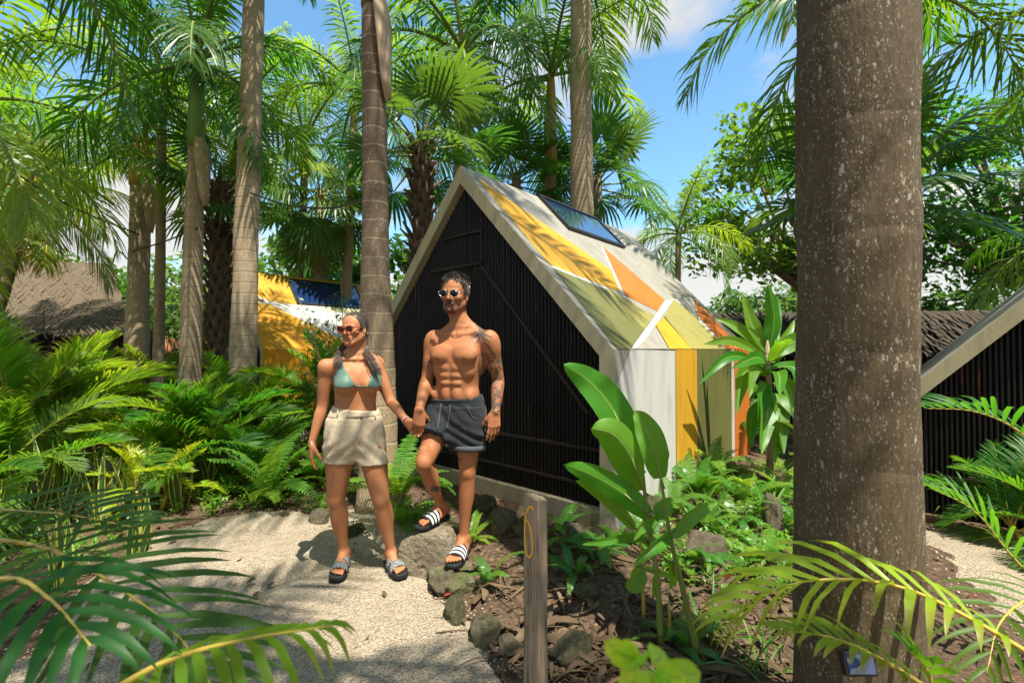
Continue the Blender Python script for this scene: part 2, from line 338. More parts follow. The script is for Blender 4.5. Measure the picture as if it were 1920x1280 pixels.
def cabin(loc, label, roofp, wallp, roofbase, wallbase, skylight):
    """loc: middle of the facade at its base. roofp / wallp: painted fields as (colour, polygon in (along, down) metres)"""
    root = thing('cabin', label, 'cabin', loc, CAB_RZ, 'small gabled cabins')
    down = (EVR - APX); SL = down.length; dn = down.normalized(); Yv = V((0, 1, 0))
    zi = TH / sl_n.z                                          # vertical thickness of the slope
    xi = CW / 2 - TH; zin = CWALL - TH * (CPEAK - CWALL) / (CW / 2) + (TH * (CPEAK - CWALL) / (CW / 2)) * 1.0
    # inner eave point: x = CW/2-TH on inner slope line
    inz = CPEAK - zi - (CPEAK - CWALL) / (CW / 2) * xi
    rf = MB()
    for s in (1, -1):
        o4 = [V((0, 0, CPEAK)), V((s * CW / 2, 0, CWALL)), V((s * xi, 0, inz)), V((0, 0, CPEAK - zi))]
        if s < 0: o4 = [o4[0], o4[3], o4[2], o4[1]]
        b = [p + Yv * CLEN for p in o4]
        rf.add(o4 + b, [(0, 1, 2, 3)], CREAM); rf.add(o4 + b, [(7, 6, 5, 4)], CREAM)
        e = (0, 1, 5, 4) if s > 0 else (0, 4, 7, 3)
        rf.add(o4 + b, [e[::-1]], roofbase)
        i_ = (3, 2, 6, 7) if s > 0 else (1, 5, 6, 2)
        rf.add(o4 + b, [i_], CREAM)
    for k, (c, poly) in enumerate(roofp):
        pts = [APX + Yv * a + dn * d + sl_n * (.0025 + .0009 * k) for a, d in poly]
        rf.add(pts, [tuple(range(len(pts)))], c)
    rf.build('roof', PM, root, False)
    for s in (1, -1):
        wl = MB(); x0, x1 = s * xi, s * CW / 2
        q = [V((x1, 0, -.25)), V((x1, 0, CWALL)), V((x0, 0, inz)), V((x0, 0, -.25))]; b = [p + Yv * CLEN for p in q]
        a8 = q + b; fl = (lambda f: f) if s > 0 else (lambda f: f[::-1])
        wl.add(a8, [fl((0, 3, 2, 1))], CREAM); wl.add(a8, [fl((4, 5, 6, 7))], CREAM); wl.add(a8, [fl((0, 1, 5, 4))], wallbase); wl.add(a8, [fl((3, 7, 6, 2))], CREAM)
        if s > 0:
            for k, (c, poly) in enumerate(wallp):
                pts = [V((CW / 2 + .0025 + .0009 * k, a, z)) for a, z in poly]; wl.add(pts, [tuple(range(len(pts)))], c)
        wl.build('wall', PM, root, False)
    # corrugated charred cladding, front and back
    iw = xi - .004; slope = (CPEAK - CWALL) / (CW / 2)
    for name, y0, sg in (('cladding', .09, -1), ('rear_cladding', CLEN - .09, 1)):
        cl = MB(); n = 84; w_ = 2 * iw / n
        for i in range(n):
            xa = -iw + i * w_; zt = lambda x: CPEAK - zi - slope * abs(x) - .004
            jit = random.Random(i).uniform(-.004, .004); prof = [(0, .012), (.16, -.004), (.5, -.016 + jit), (.84, -.004), (1, .012)]
            vs = []
            for u, dy in prof:
                x = xa + u * w_; vs += [(x, y0 - sg * 0 + (dy if sg < 0 else -dy), .10), (x, y0 + (dy if sg < 0 else -dy), max(.11, zt(x)))]
            cl.add(vs, [((2*k, 2*k+2, 2*k+3, 2*k+1) if sg < 0 else (2*k+1, 2*k+3, 2*k+2, 2*k)) for k in range(4)])
        cl.build(name, M['char'], root)
    pl = MB(); pl.box((-xi + .002, .02, -.25), (xi - .002, .16, .10)); pl.build('plinth', M['concrete'], root, False)
    fl = MB(); fl.box((-xi, .17, -.2), (xi, CLEN - .12, .06)); fl.build('floor_slab', M['concrete'], root, False)
    # battens of the big door
    def bar(a, b, w_, d=.018):
        a, b = V(a), V(b); t_ = (b - a).normalized(); nn = t_.cross(V((0, 1, 0))) * (w_ / 2); mb = MB()
        mb.prism([a - nn, b - nn, b + nn, a + nn], (0, d, 0)); mb.build('batten', M['batten'], root, False)
    yb = .062; fp = lambda x, z: (x, yb, z)
    bar(fp(-.52, 2.06), fp(.22, 2.06), .03); bar(fp(.22, 2.07), fp(.22, 2.38), .026); bar(fp(-.33, 2.36), fp(.22, 2.36), .024)
    bar(fp(.22, 2.03), fp(1.36, .78), .028); bar(fp(-1.46, .52), fp(1.46, .52), .022); bar(fp(-.9, .25), fp(1.46, .25), .02)
    if skylight:
        a0, a1, d0, d1 = skylight; sk = MB(); gl = MB()
        pp = lambda a, d, o: APX + Yv * a + dn * d + sl_n * o
        for (p, q, r_, s_) in ((a0, a1, d0, d0 + .035), (a0, a1, d1 - .035, d1), (a0, a0 + .035, d0 + .036, d1 - .036), (a1 - .035, a1, d0 + .036, d1 - .036)):
            sk.prism([pp(p, r_, .006), pp(q, r_, .006), pp(q, s_, .006), pp(p, s_, .006)], sl_n * .03)
        so_ = sk.build('skylight', M['black_metal'], root, False)
        gl.prism([pp(a0 + .03, d0 + .03, .012), pp(a1 - .03, d0 + .03, .012), pp(a1 - .03, d1 - .03, .012), pp(a0 + .03, d1 - .03, .012)], sl_n * .012)
        gl.build('pane', M['glass'], so_, False)
    return root
# painted fields of the nearest cabin, measured on its own roof and wall planes
LW = Matrix.Translation(C1) @ Matrix.Rotation(CAB_RZ, 4, 'Z'); LWi = LW.inverted()
rn_w = LW.to_3x3() @ sl_n; dn_l = (EVR - APX).normalized()
def roof_uv(px, py):
    p = LWi @ onplane(px, py, LW @ APX, rn_w); return (min(max(p.y, 0.0), CLEN), min(max((p - APX).dot(dn_l), 0.0), (EVR - APX).length))
def wall_uv(px, py):
    p = LWi @ onplane(px, py, LW @ EVR, E1); return (min(max(p.y, 0.0), CLEN), min(max(p.z, -.2), CWALL))
cp = lambda *q: [roof_uv(740 + x / 1.753, 290 + y / 1.753) for x, y in q]
SLN = (EVR - APX).length
roofp = [
 (WHITE, cp((268,76),(512,360),(520,374),(740,470),(760,470),(690,310),(676,300),(714,385))),
 (YEL, cp((266,74),(508,360),(742,455),(712,380))),
 (ORA, cp((684,303),(886,478),(862,514),(756,462))),
 (OLI, cp((518,372),(742,464),(852,532),(775,642),(733,642))),
 (KHA, cp((742,464),(852,532),(820,575),(690,440))) ,
 (WHITE, cp((890,480),(916,476),(800,640),(740,662),(742,645),(775,640),(856,528))),
 (GREY, cp((790,640),(918,660),(850,575))),
 (YEL, cp((856,560),(882,536),(996,662),(922,662))),
 (KHA, cp((916,478),(1000,545),(1112,662),(996,662),(884,534))),
 (WHITE, cp((985,500),(1010,545),(1112,640),(1112,662),(1000,552))),
 (ORA, cp((984,476),(1112,610),(1165,662),(1112,662),(994,530))),
]
va = [wall_uv(x, 664)[0] for x in (1265, 1306, 1343, 1370, 1374)]
wl_r = lambda c, a, b, z0=-.2, z1=CWALL: (c, [(a, z0), (b, z0), (b, z1), (a, z1)])
wallp = [(WHITE, [(.012, -.2), (va[0], -.2), (va[0], CWALL - .012), (.26, CWALL), (.012, CWALL - .28)]), wl_r(YEL, va[0] + .022, va[1]), wl_r(OLI, va[1] + .018, va[3]), wl_r(WHITE, va[3], va[4] + .03), wl_r(ORA, va[4] + .03, CLEN - .004)]
sk = [roof_uv(*q) for q in ((994, 352), (1059, 427), (1169, 467), (1114, 407))]
cabin(C1, 'charred black gabled cabin with grey, yellow, olive and orange painted roof behind the couple', roofp, wallp, GREY, GREY, ((sk[0][0] + sk[1][0]) / 2, (sk[2][0] + sk[3][0]) / 2, (sk[0][1] + sk[3][1]) / 2, (sk[1][1] + sk[2][1]) / 2))
S = SLN
cabin(C2, 'amber and white painted cabin with skylight behind the left palm trunks', [
  (YEL, [(.0, .0), (1.05, .0), (1.05, 1.0), (.0, .62)]), (SAN, [(.55, 1.04), (3.45, 1.04), (3.45, 1.30), (.75, 1.30)]), (WHITE, [(0, .66), (.5, .95), (3.45, 1.34), (3.45, S), (2.1, S)]),
  (AMB, [(0, 1.25), (.55, 1.28), (2.1, S), (0, S)]), (AMB, [(2.85, 0), (3.45, 0), (3.45, 1.0), (2.85, 1.0)]), (WHITE, [(.0, 1.0), (3.45, 1.0), (3.45, 1.04), (.1, 1.04)])],
  [wl_r(AMB, .01, 2.1), wl_r(WHITE, 2.12, CLEN - .01)], YEL, AMB, (1.05, 2.8, .12, .98))
cabin(C3, 'dark slatted cabin with cream roof edge at the right of the thick trunk', [(YEL, [(0, 0), (1.2, 0), (.6, S), (0, S)])], [wl_r(WHITE, .01, 1.2)], GREY, GREY, None)
# ------------------------------------------------------------------ plant generators
def frond_mesh(name, pts, n, ll, lw, mats, seed=0, vang=.25, droop=.35, plum=.0, start=.15, seg=3, r0=.02, gap=0.0, tipsw=1.05, basesw=.35, fold=False, n_r=5):
    """feather frond along rachis points; mats = (leaf, stalk)"""
    rng = random.Random(seed); mb = MB(); N = 16; C = catmull(pts, N)
    mb.tube(C, [max(.0015, r0 * (1 - .93 * i / N)) for i in range(N + 1)], n_r, 1)
    for i in range(n):
        tt = start + (1 - start) * (i + .5) / n
        u = tt * N; k = min(int(u), N - 1); p = C[k].lerp(C[k + 1], u - k); T = (C[min(k + 2, N)] - C[max(k - 1, 0)]).normalized()
        S = T.cross(V((0, 0, 1))); S = S.normalized() if S.length > .05 else V((0, 1, 0)); Nn = S.cross(T).normalized()
        a = (tt - start) / (1 - start)
        prof = (.45 + .55 * min(1, a / .3)) * (1 - .72 * max(0, (a - .45) / .55) ** 1.6)
        for sd in (1, -1):
            if rng.random() < gap: continue
            sw = basesw + (tipsw - basesw) * a + rng.uniform(-.07, .07); va = vang + rng.uniform(-1, 1) * plum + rng.uniform(-.06, .06)
            d = (S * sd * math.cos(sw) + T * math.sin(sw)); d = (d * math.cos(va) + Nn * math.sin(va)).normalized()
            l = ll * prof * rng.uniform(.88, 1.08); wv = (T - d * T.dot(d)); wv = wv.normalized() * lw * .5 * (.6 + .4 * prof)
            tw = rng.uniform(-.5, .5); dr = droop * rng.uniform(.75, 1.3); vs = []; uvs = []; fs = []; fn = d.cross(wv).normalized()
            st = [(0, .45), (.3, 1), (.62, .85), (.86, .45), (1, .05)] if seg > 3 else ([(0, .5), (.38, 1), (.75, .7), (1, .04)] if seg == 3 else [(0, .6), (.55, 1), (1, .05)])
            for s_, wd in st:
                q = p + d * (l * s_ * (1 - .18 * dr * s_ * s_)) + V((0, 0, -1)) * (l * dr * s_ * s_ * .9)
                ww = (wv * math.cos(tw * s_) + fn * wv.length * math.sin(tw * s_)) * wd
                if fold:
                    up = fn * (lw * .16 * wd) * (1 if fn.z > 0 else -1)
                    vs += [q - ww + up, q, q + ww + up]; uvs += [(0, s_), (.5, s_), (1, s_)]
                else: vs += [q - ww, q + ww]; uvs += [(0, s_), (1, s_)]
            c_ = 3 if fold else 2
            for j in range(len(st) - 1):
                b = j * c_
                for e in range(c_ - 1): fs.append((b + e, b + e + 1, b + c_ + e + 1, b + c_ + e))
            mb.add(vs, fs, 0, uvs)
    return mb.mesh(name, list(mats))

def arc(L, elev, bend, n=7, pw=1.25):
    """rachis in the XZ plane starting at elev, bending down by bend over length L"""
    p = V((0, 0, 0)); out = [p.copy()]
    for i in range(n):
        th = elev - bend * ((i + .7) / n) ** pw; p = p + V((math.cos(th), 0, math.sin(th))) * (L / n); out.append(p.copy())
    return out
ELEV = (1.28, .95, .55, .12, -.35)
BEND = (.75, 1.2, 1.5, 1.5, 1.1)
_sp = {}
def species(key):
    if key in _sp: return _sp[key]
    out = []
    for i, (e, b) in enumerate(zip(ELEV, BEND)):
        for s in range(2):
            sd = hash((key.__len__(), i, s)) % 9999 + i * 7 + s
            if key in ('royal', 'royal_lit', 'royal_far'):
                far = key == 'royal_far'
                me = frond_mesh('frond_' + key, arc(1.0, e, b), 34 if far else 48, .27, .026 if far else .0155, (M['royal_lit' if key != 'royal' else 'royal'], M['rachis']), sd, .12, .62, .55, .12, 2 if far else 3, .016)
            elif key == 'coco':
                me = frond_mesh('frond_coco', arc(1.0, e, b * 1.1), 70, .30, .0125, (M['coco'], M['rachis_y']), sd, .05, .7, .08, .14, 3, .018)
            elif key in ('areca', 'areca_dark', 'areca_yellow'):
                me = frond_mesh('frond_' + key, arc(1.0, min(e + .15, 1.35), b * .95), 42, .34, .0205, (M[key], M['rachis_y']), sd, .45, .34, .12, .2, 3, .009, tipsw=1.15, basesw=.6)
            out.append(me)
    _sp[key] = out; return out
def fan_mesh(name, seed, mat, L=.62, rad=.5, nseg=30, spread=2.6, droop=.35, pet=.6):
    rng = random.Random(seed); mb = MB()
    pts = arc(pet, 0, .15, 5); mb.tube(pts, [.016 - .008 * i / 5 for i in range(6)], 5, 1)
    o = pts[-1]
    for i in range(nseg):
        a0 = -spread + 2 * spread * i / nseg; a1 = -spread + 2 * spread * (i + 1) / nseg; am = (a0 + a1) / 2
        l = rad * (.72 + .28 * math.cos(am * .5)) * rng.uniform(.93, 1.05); sp_ = .55; vs = []; fs = []; dr = droop * rng.uniform(.6, 1.5)
        def pt(a, r_, z): return o + V((math.cos(a) * r_, math.sin(a) * r_, z - dr * l * (r_ / l) ** 3 * .8 + .10 * r_ * abs(math.sin(a))))
        hw = (a1 - a0) / 2
        for f_, wd in ((.03, 1), (sp_, 1), (.78, .62), (1, .06)):
            r_ = l * f_; w_ = hw * wd; zz = .07 * min(r_, l * sp_) * (1 if f_ <= sp_ else .6)
            vs += [pt(am - w_, r_, 0), pt(am, r_, zz * .35), pt(am + w_, r_, 0)]
        for j in range(3):
            b = j * 3; fs += [(b, b+1, b+4, b+3), (b+1, b+2, b+5, b+4)]
        mb.add(vs, fs, 0)
    return mb.mesh(name, [mat, M['rachis']])
_fan = {}
def fan_species(key):
    if key not in _fan: _fan[key] = [fan_mesh('fan_leaf', 40 + i, M['dry' if key == 'dead' else key], droop=(.25, .5, .8)[i % 3] + (.5 if key == 'dead' else 0), spread=(2.6, 2.45, 2.2)[i % 3]) for i in range(3)]
    return _fan[key]

# ---- trunks
def trunkmat(name, a, b, ring, lichen, ringscale=7.0, ringc=(.42, .34, .24)):
    m, nt, _ = newmat(name); t = NT(nt); o = t.obj(); sp_ = t.n('SeparateXYZ'); t.set(sp_, 0, o)
    f = t.noise(t.scale(o, 1, 1, .5), 7, 6, .65); g = t.noise(t.scale(o, 1, 1, .25), 60, 5, .7)
    c = t.mix(f, a, b); c = t.mix(t.ramp(g, (.35, .5), (.6, 0)), c, tuple(x * .5 for x in a))
    if name == 'bark_mid': c = t.mix(t.ramp(t.math('MULTIPLY', sp_.outputs[2], .2), (.30, 0), (.56, .8)), c, (.11, .075, .05))
    z = t.math('ADD', sp_.outputs[2], t.math('MULTIPLY', t.noise(o, 2.2, 3), .10))
    s = t.math('FRACT', t.math('MULTIPLY', z, ringscale)); rr = t.ramp(s, (0, 1), (.10, 0), (.93, 0), (1, 1))
    c = t.mix(t.math('MULTIPLY', rr, ring), c, ringc)
    v = t.n('TexVoronoi'); t.set(v, 'Scale', 50.0); t.set(v, 'Vector', t.mix(.03, t.scale(o, 1, 1, .42), t.noise(o, 40, 3))); patch = t.noise(t.scale(o, 1, 1, .45), 5.5, 4, .6)
    spot = t.math('MULTIPLY', t.ramp(t.math('ADD', v.outputs[0], t.math('MULTIPLY', v.outputs['Color'], .30)), (.24, 1), (.40, 0)), t.ramp(t.math('ADD', patch, t.math('MULTIPLY', v.outputs['Color'], .25)), (.50, 0), (.64, 1)))
    v2 = t.n('TexVoronoi'); t.set(v2, 'Scale', 115.0); t.set(v2, 'Vector', t.scale(o, 1, 1, .5)); spot2 = t.math('MULTIPLY', t.ramp(v2.outputs[0], (.12, 1), (.3, 0)), t.ramp(patch, (.42, 0), (.54, .9)))
    c = t.mix(t.math('MULTIPLY', t.math('MAXIMUM', spot, spot2), lichen), c, (.38, .35, .27) if name == 'bark_thick' else (.48, .45, .37))
    hgt = t.math('ADD', t.math('ADD', g, t.math('MULTIPLY', rr, -.5)), t.math('MULTIPLY', spot, .2))
    t.out(t.pbsdf(c, .85, .2, t.bump(hgt, .5, .012))); M[name] = m
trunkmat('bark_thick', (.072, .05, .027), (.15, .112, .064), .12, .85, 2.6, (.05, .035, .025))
trunkmat('bark_mid', (.25, .175, .10), (.40, .305, .19), .5, .8, 6.2, (.42, .34, .23))
trunkmat('bark_pale', (.30, .225, .145), (.46, .36, .245), .4, .25, 7, (.17, .12, .08))
trunkmat('bark_far', (.22, .16, .10), (.36, .28, .19), .4, .1, 5, (.14, .1, .06))
M['shaft'] = simple('crownshaft_green', (.16, .24, .06), .4, .4, 5, .35)
M['shaft_orange'] = simple('crownshaft_orange', (.48, .26, .07), .45, .4, 5, .3)
M['shaft_brown'] = simple('crownshaft_brown', (.25, .15, .085), .5, .35, 7, .4)
M['boots'] = simple('old_leaf_bases', (.11, .075, .05), .9, .15, 14, .5, .8, 30)
def trunk(root, base, top, r0, r1, mat, bulge=0.0, flare=.0, rings=0.0, seed=0, n=20, bend=0.0, pw=.85):
    mb = MB(); k = max(10, int((top - base).length / .12)); rng = random.Random(seed); pts = []; rad = []; side = V((rng.uniform(-1, 1), rng.uniform(-1, 1), 0)) * bend
    for i in range(k + 1):
        s = i / k; pts.append(base.lerp(top, s) + side * math.sin(s * PI))
        r_ = r0 + (r1 - r0) * s ** pw + bulge * math.exp(-((s - .3) / .22) ** 2) + flare * math.exp(-s * k * .12 / .22)
        rad.append(r_ * (1 + (rings if i % 2 == 0 else -rings)) * (1 + rng.uniform(-.006, .006)))
    mb.tube(pts, rad, n, 0); 
    for i, p in enumerate(mb.v):
        p = V(p); c = pts[min(i // n, k)]; q = p + (p - c) * (.10 * fbm((p.x * 5, p.y * 5, p.z * 1.1 + seed), 3)) + side * 0; mb.v[i] = tuple(q - base)
    return mb.build('trunk', mat, root), pts
def feather_palm(label, px, py, Y, cpy, key='royal', r0=.16, r1=.1, nfr=14, L=2.4, mat='bark_pale', shaft='shaft', shaftlen=.9, cpx=None, seed=0, group='palm trees', z0=None, elevbias=0, dead=0, bend=0.0, base=None, top=None, flare=.03, bulge=0.0, rings=.012, az=None, pw=.85):
    b = base or V((*P(px, py, Y).xy, 0)); b.z = h(b.x, b.y) - .05
    tp = top or P(cpx if cpx is not None else px, cpy, Y)
    root = thing('palm_tree', label, 'palm tree', b, 0, group); rng = random.Random(seed * 31 + 7)
    axis_ = (tp - b).normalized(); sb = tp - axis_ * shaftlen
    trunk(root, b, sb, r0, r1, M[mat], bulge, flare, rings, seed, 20, bend, pw)
    if shaftlen > 0:
        mb = MB(); pts = [sb + axis_ * (shaftlen * i / 8) - b for i in range(9)]; mb.tube(pts, [r1 * (1.12 + .12 * math.sin(i / 8 * PI) - .62 * (i / 8) ** 1.6) for i in range(9)], 16)
        mb.build('crownshaft', M[shaft], root)
    ms = species(key)
    for i in range(nfr):
        f_ = i / max(1, nfr - 1); e = min(4, int((f_ + elevbias) * 4.6 + rng.uniform(-.3, .3))); e = max(0, e)
        o = link('frond', ms[e * 2 + rng.randrange(2)], root, tp - b - axis_ * (.05 + .16 * f_), (rng.uniform(-.12, .12), rng.uniform(-.1, .1), (i * 2.399 + rng.uniform(-.25, .25)) if az is None else az[i % len(az)] + rng.uniform(-.2, .2)), L * rng.uniform(.88, 1.1))
    for i in range(dead):
        mb = MB(); a = rng.uniform(0, 6.28) if i else -.3; d = V((math.cos(a), math.sin(a), 0)); p = sb + axis_ * .15 - b
        ln = 1.0; q = [p + d * (r1 * 1.1), p + d * (r1 * 1.6) + V((0, 0, -.3)), p + d * (r1 * 2.0) + V((0, 0, -ln))]; C = catmull(q, 8); sd = d.cross(V((0, 0, 1)))
        vs = []; w_ = [.07, .1, .12, .13, .13, .12, .1, .08, .03]
        for c_, ww in zip(C, w_): vs += [c_ - sd * ww - d * .03, c_ + d * .02, c_ + sd * ww - d * .03]
        mb.add(vs, [f for j in range(8) for f in ((j*3, j*3+1, j*3+4, j*3+3), (j*3+1, j*3+2, j*3+5, j*3+4))]); so_ = mb.build('dead_sheath', M['dry_pale'], root)
        mod = so_.modifiers.new('s', 'SOLIDIFY'); mod.thickness = .012
    return root
def fan_palm(label, px, py, Y, cpy, key='fan', r=.12, nfr=16, L=1.5, boots=True, dead=4, seed=0, cpx=None, group='fan palms', mat='bark_far', el0=1.25):
    b = V((*P(px, py, Y).xy, 0)); b.z = h(b.x, b.y) - .05; tp = P(cpx if cpx is not None else px, cpy, Y); rng = random.Random(seed + 99)
    root = thing('fan_palm', label, 'fan palm', b, 0, group); trunk(root, b, tp, r * 1.1, r * .8, M['boots' if boots else mat], seed=seed, n=12)
    if boots:
        mb = MB(); ax = tp - b; Ln = ax.length; n = int(Ln / .035)
        for i in range(n):
            s = .25 + .75 * i / n; a = i * 2.4; d = V((math.cos(a), math.sin(a), 0)); p = ax * s + d * r * .8
            mb.tube([p, p + d * .07 + V((0, 0, .12)), p + d * rng.uniform(.12, .2) + V((0, 0, rng.uniform(.14, .3)))], [.035, .028, .012], 4)
        tag(mb.build('leaf_base', M['boots'], root), kind='stuff')
    ms = fan_species(key)
    for i in range(nfr + dead):
        f_ = i / (nfr - 1); dd = i >= nfr; el = el0 - 1.75 * f_ if not dd else -1.25
        link('dead_frond' if dd else 'frond', rng.choice(fan_species('dead') if dd else ms), root, tp - b - V((0, 0, .04 + .2 * min(1, f_))), (rng.uniform(-.3, .3), -el + rng.uniform(-.12, .12), i * 2.399 + rng.uniform(-.3, .3)), L * rng.uniform(.85, 1.1) * (.8 if dd else 1))
    return root
def areca(label, x, y, hgt, nst=9, key='areca', seed=0, spread=.35, group='areca palm clumps', nfr=None, canes=3, bias=0.0):
    rng = random.Random(seed + 5); b = V((x, y, h(x, y) - .02)); root = thing('areca_palm', label, 'palm', b, 0, group); ms = species(key)
    for c_ in range(canes):
        a = rng.uniform(0, 6.28); ch = hgt * rng.uniform(.15, .38); p0 = V((math.cos(a), math.sin(a), 0)) * rng.uniform(.03, spread * .5); p1 = p0 * 1.8 + V((0, 0, ch))
        mb = MB(); mb.tube([p0, p0.lerp(p1, .5), p1], [.022, .017, .012], 6); mb.build('cane', M['rachis_y'], root)
        for i in range(nst):
            e = min(4, max(0, int(rng.triangular(0, 4.2, 1.1 + bias))))
            link('frond', ms[e * 2 + rng.randrange(2)], root, p1 - V((0, 0, rng.uniform(0, .1))), (rng.uniform(-.12, .12), rng.uniform(-.12, .12), rng.uniform(0, 6.28)), hgt * rng.uniform(.55, .85))
    return root

# ---- broadleaf trees and bushes
def leaf_clump(mb, c, r, n, ls, rng, flat=.75):
    for _ in range(n):
        d = V((rng.gauss(0, 1), rng.gauss(0, 1), rng.gauss(0, 1) * flat)); d = d.normalized() * (r * rng.uniform(.35, 1.0) ** .6); p = c + V((d.x, d.y, d.z * flat))
        a = V((rng.gauss(0, 1), rng.gauss(0, 1), rng.gauss(-.2, .7))).normalized(); b = a.cross(V((rng.gauss(0, .5), rng.gauss(0, .5), 1))).normalized(); s = ls * rng.uniform(.6, 1.25)
        mb.add([p, p + a * s * .5 + b * s * .28, p + a * s, p + a * s * .5 - b * s * .28], [(0, 1, 2, 3)])
def broad_tree(label, x, y, hgt, rad, seed=0, mat='broad', ls=.2, nclump=60, nleaf=90, base_z=.35, name='broadleaf_tree', group='broadleaf trees', squash=.7, cat='tree'):
    rng = random.Random(seed * 17 + 3); b = V((x, y, h(x, y) - .1)); root = thing(name, label, cat, b, 0, group)
    tm = MB(); cm = MB(); tips = []
    fork = V((rng.uniform(-.1, .1) * hgt, rng.uniform(-.1, .1) * hgt, hgt * base_z)); tm.tube([V((0, 0, 0)), fork * .5, fork], [hgt * .028, hgt * .022, hgt * .02], 8)
    for i in range(nclump):
        d = V((rng.gauss(0, 1), rng.gauss(0, 1), rng.gauss(0, 1))).normalized() * rng.uniform(.25, 1) ** .5
        c = V((d.x * rad, d.y * rad, hgt * (1 + base_z) / 2 + d.z * hgt * (1 - base_z) / 2 * squash * 1.35))
        tips.append(c); leaf_clump(cm, c, rad * rng.uniform(.16, .3), nleaf, ls, rng)
    for c in tips[:min(26, nclump)]:
        mid = fork.lerp(c, .5) + V((rng.uniform(-.1, .1), rng.uniform(-.1, .1), .06)) * rad; tm.tube([fork, mid, c], [hgt * .012, hgt * .007, hgt * .002], 5)
    tm.build('trunk', M['bark_far'], root); cm.build('crown', M[mat], root, False); return root
def fern_mesh(seed, L=.5, mat='fern', n=26):
    return frond_mesh('fern_frond', arc(L, 1.0 + .25 * math.sin(seed * 3), 1.5 + .4 * math.cos(seed * 5)), n, L * .155, L * .038, (M[mat], M['rachis']), seed, .1, .25, .04, .06, 2, .0035, tipsw=.45, basesw=.1, n_r=4)
_fern = {}
def fern(label, x, y, size=.5, n=14, mat='fern', seed=0, z=None, group='ferns'):
    if mat not in _fern: _fern[mat] = [fern_mesh(i, 1.0, mat) for i in range(4)]
    rng = random.Random(seed + 11); b = V((x, y, h(x, y) if z is None else z)); root = thing('fern', label, 'fern', b, 0, group)
    for i in range(n): link('frond', rng.choice(_fern[mat]), root, (rng.uniform(-.03, .03), rng.uniform(-.03, .03), 0), (rng.uniform(-.3, .3), rng.uniform(-.45, .35), i * 2.399 + rng.uniform(-.3, .3)), size * rng.uniform(.7, 1.15))
    return root
def paddle(mb, mid, width, fold=.25, mi=0, side=None, nseg=14, prof=None, wav=.0, seed=0, ncross=3):
    """broad leaf blade round a midrib of world points"""
    C = catmull(mid, nseg); rng = random.Random(seed); vs = []; uvs = []; fs = []; ph = rng.uniform(0, 6)
    for i, p in enumerate(C):
        s = i / nseg; T = (C[min(i+1, nseg)] - C[max(i-1, 0)]).normalized(); S = (side - T * side.dot(T)).normalized() if side is not None else T.cross(V((0, 0, 1))).normalized()
        Nn = S.cross(T).normalized(); Nn = -Nn if Nn.z < 0 else Nn
        w_ = width * (prof(s) if prof else max(.02, math.sin(PI * min(1, s ** .75)) ** .7))
        for j in range(-ncross, ncross + 1):
            u = j / ncross; off = wav * width * math.sin(s * 16 + ph + (2 if j < 0 else 0)) * abs(u) ** 2
            vs.append(p + S * (w_ * .5 * u * math.cos(fold * abs(u))) + Nn * (w_ * .5 * abs(u) * math.sin(fold) + off)); uvs.append((.5 + .5 * u, s))
    c = 2 * ncross + 1
    for i in range(nseg):
        for j in range(c - 1): fs.append((i*c+j, i*c+j+1, (i+1)*c+j+1, (i+1)*c+j))
    mb.add(vs, fs, mi, uvs)
def strap_plant(label, name, cat, x, y, n, L, wd, mat, seed=0, elev=(.3, 1.3), bend=1.0, edge=None, group=None, part='leaf', z=None, twist=.0):
    rng = random.Random(seed + 23); b = V((x, y, h(x, y) if z is None else z)); root = thing(name, label, cat, b, 0, group); rows = []
    for v_ in range(4):
        mb = MB(); pts = arc(1.0, R(88) if edge else rng.uniform(*elev), bend * rng.uniform(.6, 1.3) if not edge else rng.uniform(.1, .35), 8)
        paddle(mb, pts, wd, .25, 0, V((0, 1, 0)), 10, (lambda s: (.55 + .45 * math.sin(PI * min(1, s * 1.1))) * (1 - s ** 5) + .01), twist, v_)
        if edge:
            fm = []
            for fi, f in enumerate(mb.f): fm.append(1 if (fi % 6) in (0, 5) else 0)
            mb.m = fm
        rows.append(mb.mesh(part, [M[mat]] + ([M[edge]] if edge else [])))
    for i in range(n):
        link(part, rng.choice(rows), root, (rng.uniform(-.06, .06), rng.uniform(-.06, .06), -.01), (rng.uniform(-.2, .2), rng.uniform(-.25, .25), i * 2.399 + rng.uniform(-.4, .4)), L * rng.uniform(.65, 1.1))
    return root
# ------------------------------------------------------------------ palms (photo pixel of trunk foot, depth, crown height)
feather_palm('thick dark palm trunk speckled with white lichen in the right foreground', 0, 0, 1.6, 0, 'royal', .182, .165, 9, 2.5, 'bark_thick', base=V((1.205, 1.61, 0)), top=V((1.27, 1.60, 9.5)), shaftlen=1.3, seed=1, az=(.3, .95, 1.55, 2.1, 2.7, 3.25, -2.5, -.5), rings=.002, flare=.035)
feather_palm('unseen palm added behind the camera so its crown dapples the path', 0, 0, 1, 0, 'royal', .13, .1, 8, 2.3, 'bark_pale', base=V((1.3, -1.3, 0)), top=V((.75, -.25, 7.0)), seed=34, az=(2.8, 3.4, -2.3, -1.7, -1.1, -.5, .1))  # out of view, added only for the dappled shade it casts
feather_palm('unseen palm added left of the camera to shade the near path', 0, 0, 1, 0, 'royal', .13, .1, 10, 2.2, 'bark_pale', base=V((-1.0, -1.6, 0)), top=V((-.5, -.7, 6.2)), seed=35)  # second unseen palm, added to throw shade on the near path
feather_palm('pale ringed palm trunk rising right behind the woman', 712, 930, 4.0, 0, 'royal', .187, .09, 10, 2.4, 'bark_mid', 'shaft_brown', 3.2, top=P(690, -640, 4.0), pw=.62, seed=2, dead=1, rings=.012)
